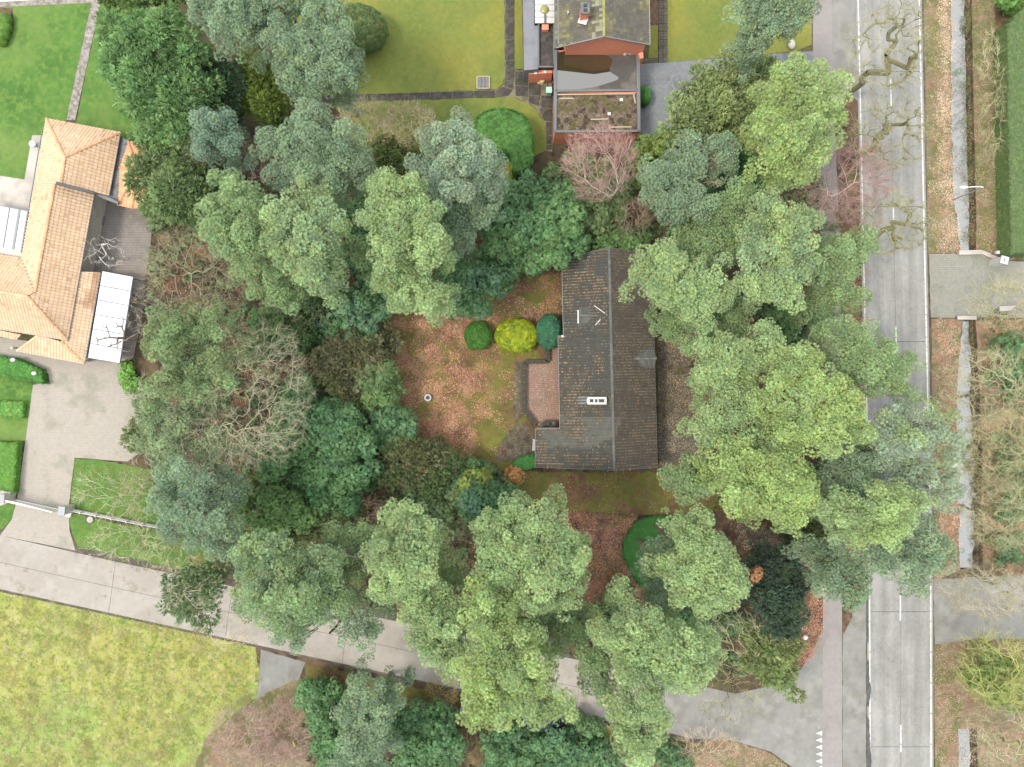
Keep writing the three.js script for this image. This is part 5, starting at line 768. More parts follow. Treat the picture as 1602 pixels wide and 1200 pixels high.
dome('topiary_bush', 'small round green bush beside the flat-roofed wing', 1008, 150, 9, 13, 1.5, [0.088, 0.245, 0.052]);
for (const [x, y, r0, l] of [[8, 30, 8, 'topmost'], [6, 42, 9, 'second from the top'], [4, 53, 8, 'third from the top'], [0, 62, 8, 'lowest']]) dome('box_ball', `small clipped box ball in the corner flower bed, ${l}`, x, y, r0, r0 * .9, .9, [0.158, 0.298, 0.052]);
// hedge: leaves over a box-shaped inner mass; outline is the ground plan in world metres
function hedge(label, pts, top, color, o = {}) {
  const g = thing('hedge', label, 'hedge'), r = rng(seedNo += 5), w = pts.map(p => Array.isArray(p) ? p : p), C = CLUMPS.fine, list = [];
  const cx = w.reduce((a, p) => a + p[0], 0) / w.length, cz = w.reduce((a, p) => a + p[1], 0) / w.length, inset = w.map(p => { const d = Math.hypot(p[0] - cx, p[1] - cz); return [cx + (p[0] - cx) * (1 - .1 / d), cz + (p[1] - cz) * (1 - .1 / d)]; });
  part(g, 'inner_mass', prismGeo(inset, 0, top - .1 - (o.lump ?? .14) * .55), mat({ color: lin(...color) }));
  const inside = (x, z) => { let c = false; for (let i = 0, j = w.length - 1; i < w.length; j = i++) if ((w[i][1] > z) !== (w[j][1] > z) && x < (w[j][0] - w[i][0]) * (z - w[i][1]) / (w[j][1] - w[i][1]) + w[i][0]) c = !c; return c; };
  const xs = w.map(p => p[0]), zs = w.map(p => p[1]), st = o.space ?? .19; for (let x = Math.min(...xs); x < Math.max(...xs); x += st) for (let z = Math.min(...zs); z < Math.max(...zs); z += st) { const a = x + (r() - .5) * st, b = z + (r() - .5) * st; if (inside(a, b)) list.push([V(a, top - .06 + (wn(a, b, seedNo, 1.1, 3) - .5) * (o.lump ?? .14), b), V(rr(r, -.2, .2), 1, rr(r, -.2, .2)).normalize()]); }
  w.forEach((p, i) => { const q = w[(i + 1) % w.length], L = Math.hypot(q[0] - p[0], q[1] - p[1]), n = V(q[1] - p[1], 0, p[0] - q[0]).normalize(); if (inside((p[0] + q[0]) / 2 + n.x * .05, (p[1] + q[1]) / 2 + n.z * .05)) n.negate(); for (let u = 0; u < L; u += st) for (let y = .08; y < top - .04; y += st) list.push([V(p[0] + (q[0] - p[0]) * (u + (r() - .5) * st) / L, y + (r() - .5) * st, p[1] + (q[1] - p[1]) * (u + (r() - .5) * st) / L).addScaledVector(n, (r() - .7) * .07), n.clone().add(V(0, .25, 0)).normalize()]); });
  const q = new THREE.Quaternion(), q2 = new THREE.Quaternion(), m4 = new THREE.Matrix4(), col = new THREE.Color(), b = [[], []]; list.forEach((l, i) => b[i % 2].push(l));
  b.forEach((bb, k) => { if (!bb.length) return; const I = new THREE.InstancedMesh(C.geos[k], mLeaf, bb.length); I.name = 'foliage'; I.userData.kind = 'stuff'; I.castShadow = I.receiveShadow = true; bb.forEach(([p, d], i) => { q.setFromUnitVectors(V(0, 1, 0), d); q.multiply(q2.setFromAxisAngle(V(0, 1, 0), r() * 6.28)); const s = rr(r, .6, .85) * (o.scale ?? 1); I.setMatrixAt(i, m4.compose(p, q, V(s, s * .6, s))); const alt = o.alt && r() < (o.share ?? .3) ? o.alt : color; I.setColorAt(i, col.setRGB(...tint(r, alt, .18))); }); g.add(I); });
  return g;
}
hedge('thick bright green clipped laurel block beside the silvery pine', smooth([[745, 186], [768, 172], [800, 172], [822, 184], [832, 208], [833, 236], [826, 262], [805, 268], [800, 240], [770, 228], [745, 215]], 3).map(p => wp(p[0], p[1], 2.6)), 2.6, LA, { lump: .55, scale: 1.5, share: .45, alt: [.06, .17, .03] });
hedge('tall dark clipped hedge along the far side of the right ditch', [wp(1554, 55), wp(1587, 22), wp(1590, 160), wp(1594, 402), wp(1560, 402), wp(1555, 160)], 2.1, [0.13, 0.2, 0.075], { alt: [0.17, 0.24, 0.085] });
hedge('low green hedge with white lamps along the villa front', [wp(-60, 548), wp(0, 557), wp(34, 562), wp(72, 580), wp(76, 600), wp(44, 592), wp(0, 582), wp(-60, 572)], .9, [0.105, 0.298, 0.052]);
hedge('clipped green hedge block inside the white gate on the left', [wp(-60, 692), wp(36, 692), wp(30, 768), wp(-60, 756)], .9, [0.14, 0.315, 0.052], { alt: [0.175, 0.35, 0.052] });
hedge('dark green clipped ivy bed left of the light pine', smooth([[982, 838], [1000, 815], [1030, 808], [1060, 812], [1075, 830], [1062, 870], [1030, 915], [1004, 918], [985, 890], [975, 860]], 3).map(p => wp(p[0], p[1], .4)), .45, [0.058, 0.206, 0.039], { space: .2, lump: .1 });
hedge('small bright green box hedge at the corner of the bungalow', smooth([[803, 726], [818, 716], [838, 714], [840, 728], [822, 734], [806, 734]], 3).map(p => wp(p[0], p[1], .8)), .8, [0.088, 0.298, 0.07]);
hedge('flower-bed hedge with yellow sprigs in the left lawn', [wp(4, 627), wp(42, 630), wp(40, 654), wp(4, 650)], .55, [0.14, 0.35, 0.07], { alt: [0.525, 0.473, 0.052], share: .12 });

// ── bare trees and shrubs ──
const PINK = [.36, .225, .2], PALE = [.42, .38, .3], STRAW = [.36, .3, .18], OLIVE = [.2, .19, .1], MOSSY = [.2, .21, .06], WHITE = [.5, .45, .4];
bareTree('birch_tree', 'bare birch with white limbs and pinkish twigs below the flat roofs', 'tree', { base: [950, 322], crown: [938, 258, 60, 62], h: 10, mid: .7, tips: 640, ry: 3.6, r: .12, twig: .012, bark: WHITE, fine: PINK, tone: .035, twigs: 9, twigL: .9, lean: .1, cut: .045 });
bareTree('birch_tree', 'bare birch with white limbs and pinkish twigs beside the road', 'tree', { base: [1275, 325], crown: [1325, 285, 68, 75], h: 11, mid: .72, tips: 620, ry: 3.2, r: .12, twig: .012, bark: WHITE, fine: PINK, tone: .03, twigs: 9, twigL: .95, lean: .3, cut: .045 });
bareTree('bare_shrub', 'round reddish brown twig ball right of the birch', 'shrub', { base: [975, 365], crown: [990, 340, 28, 34], h: 5, mid: .72, tips: 200, ry: 1.6, stems: 1, r: .06, twig: .013, bark: [.22, .16, .11], fine: [.27, .19, .14], twigs: 6, twigL: .6, cut: .2 });
bareTree('dead_tree', 'bleached dead tree with crooked bare limbs among the pines', 'tree', { base: [1095, 318], crown: [1125, 262, 32, 34], h: 12, mid: .75, tips: 40, ry: 1.6, r: .2, twig: .03, bark: [.5, .4, .29], fine: [.5, .42, .33], twigs: 1, twigL: .7, crook: 2.6, fork: 6.5, lean: .35, expo: .5 });
bareTree('oak_tree', 'bare mossy oak leaning over the top of the road', 'tree', { base: [1326, 150], crown: [1392, 72, 68, 80], h: 15, mid: .78, tips: 280, ry: 2.6, r: .27, twig: .018, bark: [.16, .155, .08], fine: [.24, .23, .13], twigs: 5, twigL: 1.0, crook: 2.2, lean: .45, fork: 6, reach: .3, expo: .6, tone: .1 });
bareTree('oak_tree', 'bare mossy oak spreading over the road beside the pink birch', 'tree', { base: [1336, 250], crown: [1392, 210, 66, 64], h: 14, mid: .78, tips: 260, ry: 2.6, r: .25, twig: .018, bark: [.16, .155, .08], fine: [.24, .23, .13], twigs: 5, twigL: 1.0, crook: 2.2, lean: .45, fork: 6, reach: .3, expo: .6, tone: .1 });
bareTree('oak_tree', 'bare mossy oak over the road level with the bridge drive', 'tree', { base: [1336, 395], crown: [1398, 350, 62, 50], h: 13, mid: .78, tips: 240, ry: 2.4, r: .24, twig: .018, bark: [.17, .165, .08], fine: [.24, .23, .13], twigs: 5, twigL: 1.0, crook: 2.0, lean: .45, fork: 5, reach: .3, expo: .6, tone: .1 });
bareTree('bare_tree', 'large pale bare tree with a tangle of twigs beside the drive', 'tree', { base: [392, 640], crown: [365, 618, 125, 118], h: 13, mid: .7, tips: 1500, ry: 3.4, r: .17, twig: .011, bark: [.32, .28, .18], fine: [.36, .34, .23], twigs: 6, twigL: 1.1, crook: 1.8, lean: .1, fork: 4.5, reach: .3, tone: .08 });
bareTree('bare_tree', 'grey-olive bare tree right of the courtyard', 'tree', { base: [330, 440], crown: [305, 425, 88, 75], h: 9, mid: .65, tips: 760, ry: 2.6, r: .12, twig: .012, bark: [.27, .24, .16], fine: [.29, .27, .17], twigs: 5, twigL: 1.1, crook: 1.4, lean: .1, fork: 2, reach: .3 });
bareTree('bare_tree', 'small white-limbed bare tree over the courtyard', 'tree', { base: [180, 405], crown: [165, 396, 36, 28], h: 7, mid: .7, tips: 60, ry: 1.6, r: .09, twig: .014, bark: [.5, .46, .42], fine: [.42, .38, .36], twigs: 3, twigL: .6, crook: 1.8, fork: 2.5, lean: .3 });
bareTree('bare_tree', 'pollarded dark bare tree over the white carport', 'tree', { base: [222, 535], crown: [180, 525, 34, 34], h: 8, mid: .75, tips: 34, ry: 1.4, r: .14, twig: .022, bark: [.2, .18, .13], fine: [.2, .17, .14], twigs: 2, twigL: .9, crook: 1, fork: 4, lean: .6, expo: .6 });
bareTree('bare_shrub', 'straw-coloured bare shrub below the dark slab path, left', 'shrub', { base: [585, 215], crown: [572, 192, 48, 42], h: 5, mid: .7, tips: 700, ry: 1.7, stems: 1, r: .05, twig: .014, bark: [.4, .34, .23], fine: [.52, .45, .32], twigs: 4, twigL: .7, cut: .2, rise: .6, reach: .75 });
bareTree('bare_shrub', 'straw-coloured bare shrub below the dark slab path, right', 'shrub', { base: [640, 222], crown: [640, 196, 45, 40], h: 5, mid: .7, tips: 700, ry: 1.7, stems: 1, r: .05, twig: .014, bark: [.38, .32, .2], fine: [.5, .42, .28], twigs: 4, twigL: .7, cut: .2, rise: .6, reach: .75 });
bareTree('bare_shrub', 'pinkish grey bare shrub between the grey pines', 'shrub', { base: [400, 275], crown: [390, 250, 30, 40], h: 6, mid: .7, tips: 110, ry: 2, stems: 1, r: .06, twig: .014, bark: [.34, .28, .22], fine: [.4, .32, .26], twigs: 4, twigL: .7, cut: .2, reach: 0.46 });
const arch = (label, bx, by, cx, cy, rx, ry, tips, fine, o = {}) => bareTree('bare_shrub', label, 'shrub', { base: [bx, by], crown: [cx, cy, rx, ry], h: 3.6, mid: .55, tips, ry: 1.1, stems: 1, r: .05, twig: .013, bark: fine.map(c => c * .85), fine, twigs: 4, twigL: .8, cut: .2, arch: .1, reach: .62, rise: .1, sag: .25, group: 'bare shrubs', ...o });
arch('yellow-grey arching bare shrub over the small front lawn', 215, 775, 170, 772, 62, 48, 200, [.42, .39, .27]);
arch('olive arching bare shrub left of the bluish pine', 235, 765, 225, 775, 46, 44, 200, [.33, .31, .17]);
arch('pale bare shrub on the verge outside the white fence', 225, 838, 195, 846, 70, 34, 170, [.42, .42, .26]);
arch('bare shrub where the front verge meets the spruce', 290, 840, 262, 862, 50, 38, 150, [.38, .37, .23]);
arch('pale bare shrub arching over the left end of the meadow edge', 330, 985, 350, 985, 50, 30, 110, [.42, .36, .24]);
arch('pinkish bare shrub right of the meadow, left of the pair', 370, 1160, 375, 1150, 52, 50, 620, [.36, .27, .22]);
arch('pinkish bare shrub right of the meadow, right of the pair', 450, 1150, 448, 1145, 50, 55, 620, [.33, .23, .19]);
arch('brown bare shrub at the bottom edge under the pinkish pair', 420, 1200, 425, 1190, 60, 30, 420, [.34, .25, .2]);
arch('yellow grass-like bare shrub beside the parked cars', 690, 1085, 692, 1080, 30, 24, 150, [.4, .31, .13], { h: 1.8, ry: .6 });
arch('straw bare stems on the brown path at the bottom', 745, 1160, 742, 1160, 18, 40, 90, [.3, .24, .12], { h: 1.6, ry: .5 });
arch('straw bare shrub on the verge by the junction', 1100, 1170, 1105, 1165, 52, 30, 190, [.4, .33, .23], { h: 2.2, ry: .7 });
arch('olive bare shrub drooping over the junction mouth', 1130, 1070, 1140, 1095, 55, 50, 120, [.26, .25, .12], { h: 7, mid: .65, ry: 1.6, twig: .016 });
arch('olive bare shrub wound through the junction conifer', 1165, 1010, 1160, 1000, 62, 58, 260, [.36, .34, .2], { h: 8.5, mid: .72, ry: 1.8 });
arch('olive twiggy bare shrub below the light pine by the ivy bed', 1060, 960, 1060, 962, 42, 22, 110, [.22, .2, .11], { h: 3.5 });
arch('brown twiggy thicket left of the leafy garden', 560, 575, 555, 570, 62, 48, 240, [.25, .21, .13], { h: 6.5, mid: .68, ry: 1.5 });
arch('brown twiggy thicket south of the leafy garden', 650, 725, 655, 725, 62, 42, 210, [.26, .21, .13], { h: 5.5, mid: .68, ry: 1.3 });
arch('olive twiggy thicket below the tall pines', 470, 490, 470, 485, 70, 42, 240, [.25, .24, .13], { h: 5.5, mid: .68, ry: 1.4 });
arch('rusty twiggy thicket above the side road pines', 570, 800, 565, 795, 42, 26, 140, [.3, .21, .15], { h: 4.5, mid: .66 });
arch('brown twiggy thicket by the broad light pine', 715, 830, 715, 825, 34, 38, 120, [.24, .19, .12], { h: 4, mid: .66 });
arch('grey twigs at the corner of the drive', 240, 620, 232, 615, 30, 30, 110, [.36, .33, .24], { h: 5, mid: .65 });
arch('pale twigs spilling over the drive', 250, 690, 222, 690, 42, 42, 130, [.38, .36, .26], { h: 5, mid: .65 });
arch('grey twigs between carport and olive pine', 232, 480, 228, 490, 34, 40, 130, [.32, .28, .21], { h: 4 });
arch('brown twigs under the pink road birch', 1300, 315, 1305, 318, 45, 40, 140, [.28, .21, .16], { h: 4 });
arch('olive twig bush beside the top of the cycle path', 1318, 130, 1320, 128, 18, 22, 110, [.26, .23, .14], { h: 3 });
const right = (label, bx, by, cx, cy, rx, ry, tips, fine, o = {}) => bareTree('bare_tree', label, 'tree', { base: [bx, by], crown: [cx, cy, rx, ry], h: 10, mid: .7, tips: Math.round(tips * 2.1), ry: 2.6, r: .13, twig: .011, bark: [.2, .205, .09], fine: fine.map(c => c * .92), twigs: 9, twigL: 1.0, crook: 1.8, fork: 3, reach: .3, tone: .09, group: 'bare trees along the right edge', ...o });
right('bare mossy tree overhanging the bridge drive', 1540, 500, 1575, 470, 62, 44, 160, [.36, .34, .2]);
right('bare tangled tree over the upper part of the second ditch', 1530, 620, 1545, 610, 80, 60, 260, [.38, .36, .22]);
right('bare tangled tree over the middle of the second ditch', 1535, 700, 1560, 700, 70, 62, 300, [.36, .34, .19]);
right('bare tangled tree over the lower part of the second ditch', 1535, 800, 1565, 805, 60, 60, 260, [.36, .34, .2]);
right('bare tree overhanging the lower right drive', 1530, 900, 1545, 925, 80, 42, 230, [.4, .37, .25]);
right('bare bright-mossed tree over the green mound at the lower right', 1530, 1050, 1560, 1050, 66, 62, 240, [.38, .38, .14], { bark: [.3, .33, .05] });
right('bare thin tree in the lower right corner', 1560, 1150, 1575, 1150, 60, 50, 120, [.38, .36, .23], { h: 8 });
right('thin bare saplings beside the first ditch hedge', 1545, 130, 1550, 150, 22, 110, 90, [.4, .38, .22], { h: 3, ry: .8, r: .03, mid: .6, stems: 1, reach: .7 });
const snag = (label, bx, by, cx, cy, rr0, h, tips = 14) => bareTree('dead_tree', label, 'tree', { base: [bx, by], crown: [cx, cy, rr0], h, mid: .88, tips, ry: .7, r: .09, twig: .022, bark: [.42, .34, .26], fine: [.46, .38, .3], twigs: 1, twigL: .5, crook: 2.6, fork: h * .7, lean: .8, expo: .5, cut: .04 });
snag('pale dead limb over the side road in front of the green pine', 985, 1010, 992, 1092, 26, 17);
snag('small pale forked dead twig among the pines left of the garden', 470, 445, 440, 420, 16, 15, 9);
snag('bare bent snag left of the light pine above the side road', 590, 850, 556, 884, 20, 15, 10);
snag('pale dead twigs in the spreading green pine by the road', 1280, 575, 1318, 592, 30, 15, 14);
arch('pale bare side twigs over the green spruce by the lane', 300, 905, 300, 925, 52, 48, 130, [.42, .36, .26], { h: 10.5, mid: .85, ry: 1.6 });
// ───────────────────────── smaller things ─────────────────────────
const mStone = ground(2, 256, [128, 126, 120], [{ c: [104, 102, 92], f: 6, o: 4, lo: .42, hi: .7, s: 3 }, { c: [96, 98, 70], f: 8, o: 3, lo: .55, hi: .78, s: 6 }], 16, 41, 12, .01), mCoping = ground(2, 256, [92, 92, 82], [{ c: [74, 72, 62], f: 6, o: 4, lo: .42, hi: .7, s: 3 }, { c: [84, 92, 62], f: 8, o: 3, lo: .5, hi: .74, s: 6 }], 18, 42, 12, .01);
const at = (px, py, h = 0) => { const v = P(px, py, h); return [v.x, v.z]; };
{ // low terrace wall
  const g = thing('garden_wall', 'low slate-capped brick wall round the brick terrace', 'wall'), pts = [[856.5, 545], [856.5, 566], [820, 566.5], [820, 640], [838, 664]];
  for (let i = 0; i + 1 < pts.length; i++) { const a = P(...pts[i]), b = P(...pts[i + 1]); part(g, 'wall', boxBetween(a, b, .28, .5, 0), mBrickBrown); const n = Math.max(1, Math.round(a.distanceTo(b) / .62)); for (let k = 0; k < n; k++) part(g, 'coping_slab', boxBetween(a.clone().lerp(b, k / n + .006), a.clone().lerp(b, (k + 1) / n - .006), .4, .06, .5), mCoping); }
}
{ const g = thing('barbecue', 'stone garden barbecue between terrace and bungalow eave', 'barbecue'), [x, z] = at(857, 664, .6); part(g, 'body', boxGeo(x, 0, z, 1.4, 1.0, .5), mBrickBrown); part(g, 'top_slab', boxGeo(x, 1.0, z, 1.5, .08, .62), mStone); part(g, 'hood', boxGeo(x - .15, 1.08, z - .1, .7, .3, .3), mCoping); const [x2, z2] = at(846.5, 671, 2.4); part(g, 'flue_cover', boxGeo(x2, 2.1, z2, .58, .1, .2), mWhite); part(g, 'flue', boxGeo(x2, 1.0, z2, .4, 1.1, .16), mStone); }
{ const g = thing('garden_bench', 'white slatted garden bench against the west wall of the bungalow', 'bench'), [x, z] = at(835.5, 696, .5); for (let k = 0; k < 3; k++) part(g, 'seat_slat', boxGeo(x - .1 + k * .1, .45, z, .085, .04, 1.15, -.08), mWhite); for (const s of [-1, 1]) part(g, 'leg', boxGeo(x, 0, z + s * .48, .28, .45, .06, -.08), mWhite); }
{ const g = thing('stone_basin', 'small pale round stone basin on the leaf-covered garden lawn', 'basin'), [x, z] = at(670, 622); part(g, 'bowl', new THREE.LatheGeometry([[.12, 0], [.2, .05], [.24, .3], [.36, .42], [.34, .48], [.2, .4], [0.01, .34]].map(p => new THREE.Vector2(...p)), 20).translate(x, 0, z), mat({ color: lin(.32, .33, .34) })); part(g, 'water', new THREE.CircleGeometry(.2, 16).rotateX(-Math.PI / 2).translate(x, .405, z), mDark); }
{ const g = thing('hatch', 'grey-lidded wooden hatch box at the corner of the golden lawn', 'hatch'), [x, z] = at(756, 130); part(g, 'frame', mergeGeometries([boxGeo(x - .6, 0, z, .12, .2, 1.2), boxGeo(x + .6, 0, z, .12, .2, 1.2), boxGeo(x, 0, z - .58, 1.08, .2, .1), boxGeo(x, 0, z + .58, 1.08, .2, .1)]), mWood, { kind: 'stuff' }); for (let k = 0; k < 3; k++) part(g, 'lid_board', boxGeo(x - .36 + k * .36, .14, z, .34, .03, 1.04), mLead); }
{ const g = thing('lamp_post', 'white street lamp arching over the first ditch', 'lamp post'), b = P(1490, 313), t = P(1535, 295, 4.3), T = new Tri(); t.x = b.x; t.z = b.z; t.y = 4.6; const pole = new THREE.CylinderGeometry(.045, .075, 4.6, 10); pole.translate(b.x, 2.3, b.z); part(g, 'pole', pole, mGutter); const e = V(b.x - 1.75, 4.75, b.z + .05); limb(T, [V(b.x, 4.55, b.z), V(b.x - .5, 4.75, b.z), e], .04, .03, [.7, .7, .7], 8); part(g, 'arm', T.geo(), mTile); const hd = new THREE.SphereGeometry(1, 14, 8); hd.scale(.42, .09, .16); hd.translate(e.x - .15, 4.74, e.z); part(g, 'lamp_head', hd, mWhite); }
{ const g = thing('bollard', 'white round-topped bollard light on the brown leaf verge', 'bollard'), [x, z] = at(1255, 993); part(g, 'post', new THREE.CylinderGeometry(.06, .07, .6, 12).translate(x, .3, z), mDark); part(g, 'globe', new THREE.SphereGeometry(.25, 18, 12).scale(1, .8, 1).translate(x, .75, z), mWhite); }
{ // sliding gate and piers on the left
  const g = thing('sliding_gate', 'white sliding gate across the villa driveway', 'gate'), a = P(20, 780), b = P(97, 797);
  part(g, 'top_rail', boxBetween(a, b, .1, .1, 1.35), mWhite); part(g, 'bottom_rail', boxBetween(a, b, .1, .12, .12), mWhite); for (let k = 0; k <= 22; k++) { const p = a.clone().lerp(b, k / 22); part(g, 'bar', boxGeo(p.x, .22, p.z, .05, 1.14, .05, 0, .008), mWhite); }
  const arch = new Tri(); limb(arch, [V(a.x, 1.5, a.z - .1), a.clone().lerp(b, .3).add(V(0, 1.72, -.22)), a.clone().lerp(b, .7).add(V(0, 1.6, -.1)), V(b.x, 1.5, b.z)], .05, .05, [.78, .78, .76], 6); part(g, 'arched_rail', arch.geo(), mTile);
}
for (const [x, y, l] of [[3, 780, 'left'], [97.5, 799, 'right']]) { const g = thing('gate_pier', `pale gate pier with grey cap at the ${l} end of the white gate`, 'gate pier', 'gate piers'), [wx, wz] = at(x, y, 1.5); part(g, 'shaft', boxGeo(wx, 0, wz, .56, 1.55, .72, -.1), mPlaster); part(g, 'cap', boxGeo(wx, 1.55, wz, .66, .1, .86, -.1), mZinc); }
{ const g = thing('front_wall', 'low pale front wall beside the left gate pier', 'wall'); part(g, 'wall', boxBetween(P(-60, 757), P(26, 772), .5, .9, 0), mPlaster); part(g, 'coping', boxBetween(P(-60, 757), P(26.5, 772), .6, .06, .9), mTerraceWhite); part(g, 'return_wall', boxBetween(P(8, 787), P(24, 780), .3, .8, 0), mPlaster); }
{ const g = thing('white_fence', 'low white fence along the front lawn right of the gate', 'fence'), a = P(108, 796), b = P(252, 824); part(g, 'plinth', boxBetween(a, b, .22, .22, 0), mPlaster); part(g, 'rail', boxBetween(a, b, .07, .1, .62), mWhite); part(g, 'rail', boxBetween(a, b, .08, .08, .4), mWhite); for (let k = 0; k <= 6; k++) { const p = a.clone().lerp(b, k / 6); part(g, 'post', boxGeo(p.x, .2, p.z, .14, .6, .14, -.19), mWhite); } part(g, 'step', boxBetween(P(104, 801), P(114, 804), .7, .3, 0), mPlaster); }
{ // culvert parapet at the bridge drive
  const g = thing('bridge_parapet', 'pale concrete parapet where the first ditch meets the bridge drive', 'parapet'); part(g, 'coping', boxBetween(P(1498, 396), P(1534, 395), .42, .28, 0), mTerraceWhite); part(g, 'coping', boxBetween(P(1534, 395), P(1561, 407), .36, .3, 0), mTerraceWhite); part(g, 'headwall', boxBetween(P(1500, 396.5), P(1530, 396), .25, .7, -.7), mStone);
  const h = thing('headwall', 'mossy concrete headwall where the second ditch meets the bridge drive', 'wall'); part(h, 'wall', boxBetween(P(1495, 497), P(1535, 497.5), .3, .9, -.75), mStone); part(h, 'coping', boxBetween(P(1496, 497.2), P(1526, 497.6), .36, .05, .15), mTerraceWhite);
}
{ const g = thing('gate_pillar', 'white gate pillar with grey cap beside the bridge drive', 'gate pillar'), [x, z] = at(1563, 409, 1); part(g, 'shaft', boxGeo(x, 0, z, .6, 1.7, .6, -.25), mWhite); part(g, 'cap', boxGeo(x, 1.7, z, .74, .1, .74, -.25), mWhite); part(g, 'name_plate', boxGeo(x - .02, 1.8, z, .12, .02, .3, -.25), mZinc); part(g, 'wing', boxGeo(x + .75, 0, z - .12, .9, 1.5, .25, .3), mStone); const m = thing('letterbox', 'small white letterbox post left of the white gate pillar', 'letterbox'), [x2, z2] = at(1557, 396, .8); part(m, 'post', boxGeo(x2, 0, z2, .08, .9, .08), mZinc); part(m, 'box', boxGeo(x2, .9, z2, .3, .34, .3), mWhite); }
{ const g = thing('culvert_slab', 'bleached concrete slab under the tree beside the bridge drive', 'slab'), [x, z] = at(1573, 483); part(g, 'slab', boxGeo(x, 0, z, 1.6, .35, .5, .05, .06), mTerraceWhite); part(g, 'edge_stone', boxGeo(x - 1.3, 0, z + .2, .8, .25, .4, -.2, .06), mStone); }
// things by the top house
{ const g = thing('wheelie_bin', 'green wheelie bin beside the flat-roofed wing', 'bin'), [x, z] = at(858.5, 144, .5); part(g, 'body', boxGeo(x, .05, z, .5, .95, .5, 0, .04), mat({ color: lin(.16, .36, .27) })); part(g, 'lid', boxGeo(x, 1.0, z, .56, .06, .58, 0, .02), mat({ color: lin(.3, .52, .43) })); part(g, 'wheel', new THREE.CylinderGeometry(.1, .1, .5, 12).rotateZ(Math.PI / 2).translate(x, .1, z + .25), mDark); const h = thing('planter', 'black square planter of soil above the green bin', 'planter'), [a, b] = at(860, 133, .4); part(h, 'pot', mergeGeometries([boxGeo(a - .24, 0, b, .06, .5, .54), boxGeo(a + .24, 0, b, .06, .5, .54), boxGeo(a, 0, b - .24, .42, .5, .06), boxGeo(a, 0, b + .24, .42, .5, .06)]), mDark, { kind: 'stuff' }); part(h, 'soil', boxGeo(a, .05, b, .42, .36, .42), mBrickBrown); const k = thing('tree_stump', 'tan rounded tree stump beside the black planter', 'stump'), [c, d] = at(848, 127); const st = new THREE.LatheGeometry([[.34, 0], [.3, .2], [.28, .42], [.2, .46], [0.01, .47]].map(p => new THREE.Vector2(...p)), 14); st.scale(.9, 1, 1.2); st.translate(c, 0, d); part(k, 'stump', st, mat({ color: lin(.42, .32, .18) })); part(k, 'root', boxGeo(c - .3, 0, d + .2, .3, .16, .2, .5, .05), mat({ color: lin(.36, .27, .16) })); }
for (const [x, y, l] of [[853, 113, 'right'], [838, 114.5, 'left']]) { const g = thing('wall_light', `small white box light on the red garden wall, ${l}`, 'light'), [a, b] = at(x, y, 2.02); part(g, 'housing', boxGeo(a, 2.02, b, .26, .12, .26), mWhite); part(g, 'bracket', boxGeo(a, 1.99, b, .12, .04, .3), mZinc); }
{ const [x, z] = at(1237, 71); const g = new THREE.IcosahedronGeometry(.5, 2), p = g.attributes.position; for (let i = 0; i < p.count; i++) { const k = .8 + .4 * wn(p.getX(i) + 9, p.getZ(i) + p.getY(i), 3, 1.5, 2); p.setXYZ(i, p.getX(i) * k * .75, p.getY(i) * k * .6, p.getZ(i) * k); } g.computeVertexNormals(); g.translate(x, .2, z); solo('boulder', g, mat({ color: lin(.36, .34, .29) }), 'pale boulder on the lawn under the top right pine', 'boulder'); }
for (const [x, y, l] of [[22, 563, 'left'], [55, 584, 'right']]) { const g = thing('garden_lamp', `small white garden lamp standing in the low villa hedge, ${l}`, 'lamp', 'lamps in the villa hedge'), [a, b] = at(x, y, .9); part(g, 'post', boxGeo(a, 0, b, .08, .95, .08), mDark); part(g, 'shade', new THREE.SphereGeometry(.2, 14, 8).scale(1.3, .7, 1).translate(a, 1.05, b), mWhite); }
{ const g = thing('flower_urn', 'white urn on the white terrace beside the villa', 'urn'), [x, z] = at(53, 226, .5); part(g, 'urn', new THREE.LatheGeometry([[.2, .08], [.12, .2], [.3, .5], [.36, .75], [.28, .72], [0.01, .6]].map(p => new THREE.Vector2(...p)), 18).translate(x, 0, z), mWhite); part(g, 'plinth', boxGeo(x, 0, z, .5, .1, .5), mWhite); }
{ const g = thing('manhole_cover', 'pale round stone cover in the grass outside the white fence', 'cover'), [x, z] = at(141, 813); part(g, 'cover', new THREE.CylinderGeometry(.3, .34, .08, 20).translate(x, .05, z), mTerraceWhite); part(g, 'rim', new THREE.TorusGeometry(.38, .05, 6, 20).rotateX(Math.PI / 2).translate(x, .04, z), mStone); }
for (const [x, y, l] of [[1582, 1043, 'upper'], [1583, 1124, 'lower']]) { const g = thing('marker_post', `thin white marker post at the right edge, ${l}`, 'post', 'white marker posts'), [a, b] = at(x, y, 1.2); part(g, 'pole', new THREE.CylinderGeometry(.05, .05, 1.9, 8).translate(a, .95, b), mWhite); part(g, 'cross_bar', boxGeo(a, 1.85, b, .3, .08, .08), mWhite); }
{ const g = thing('road_sign', 'small white street name sign by the junction mouth', 'sign'), [a, b] = at(1103, 1064, 2); part(g, 'pole', new THREE.CylinderGeometry(.03, .03, 2.2, 8).translate(a, 1.1, b), mGutter); part(g, 'plate', boxGeo(a, 2.0, b, .6, .2, .04, -.2, .008), mWhite); }
{ const g = thing('warning_sign', 'yellow-green board standing among the pinkish shrubs', 'board'), [a, b] = at(463, 1160, .5); part(g, 'board', boxGeo(a, .2, b, .12, .9, .5, .4, .01), mat({ color: lin(.5, .45, .14) })); part(g, 'stake', boxGeo(a, 0, b, .05, .3, .05), mWood); }
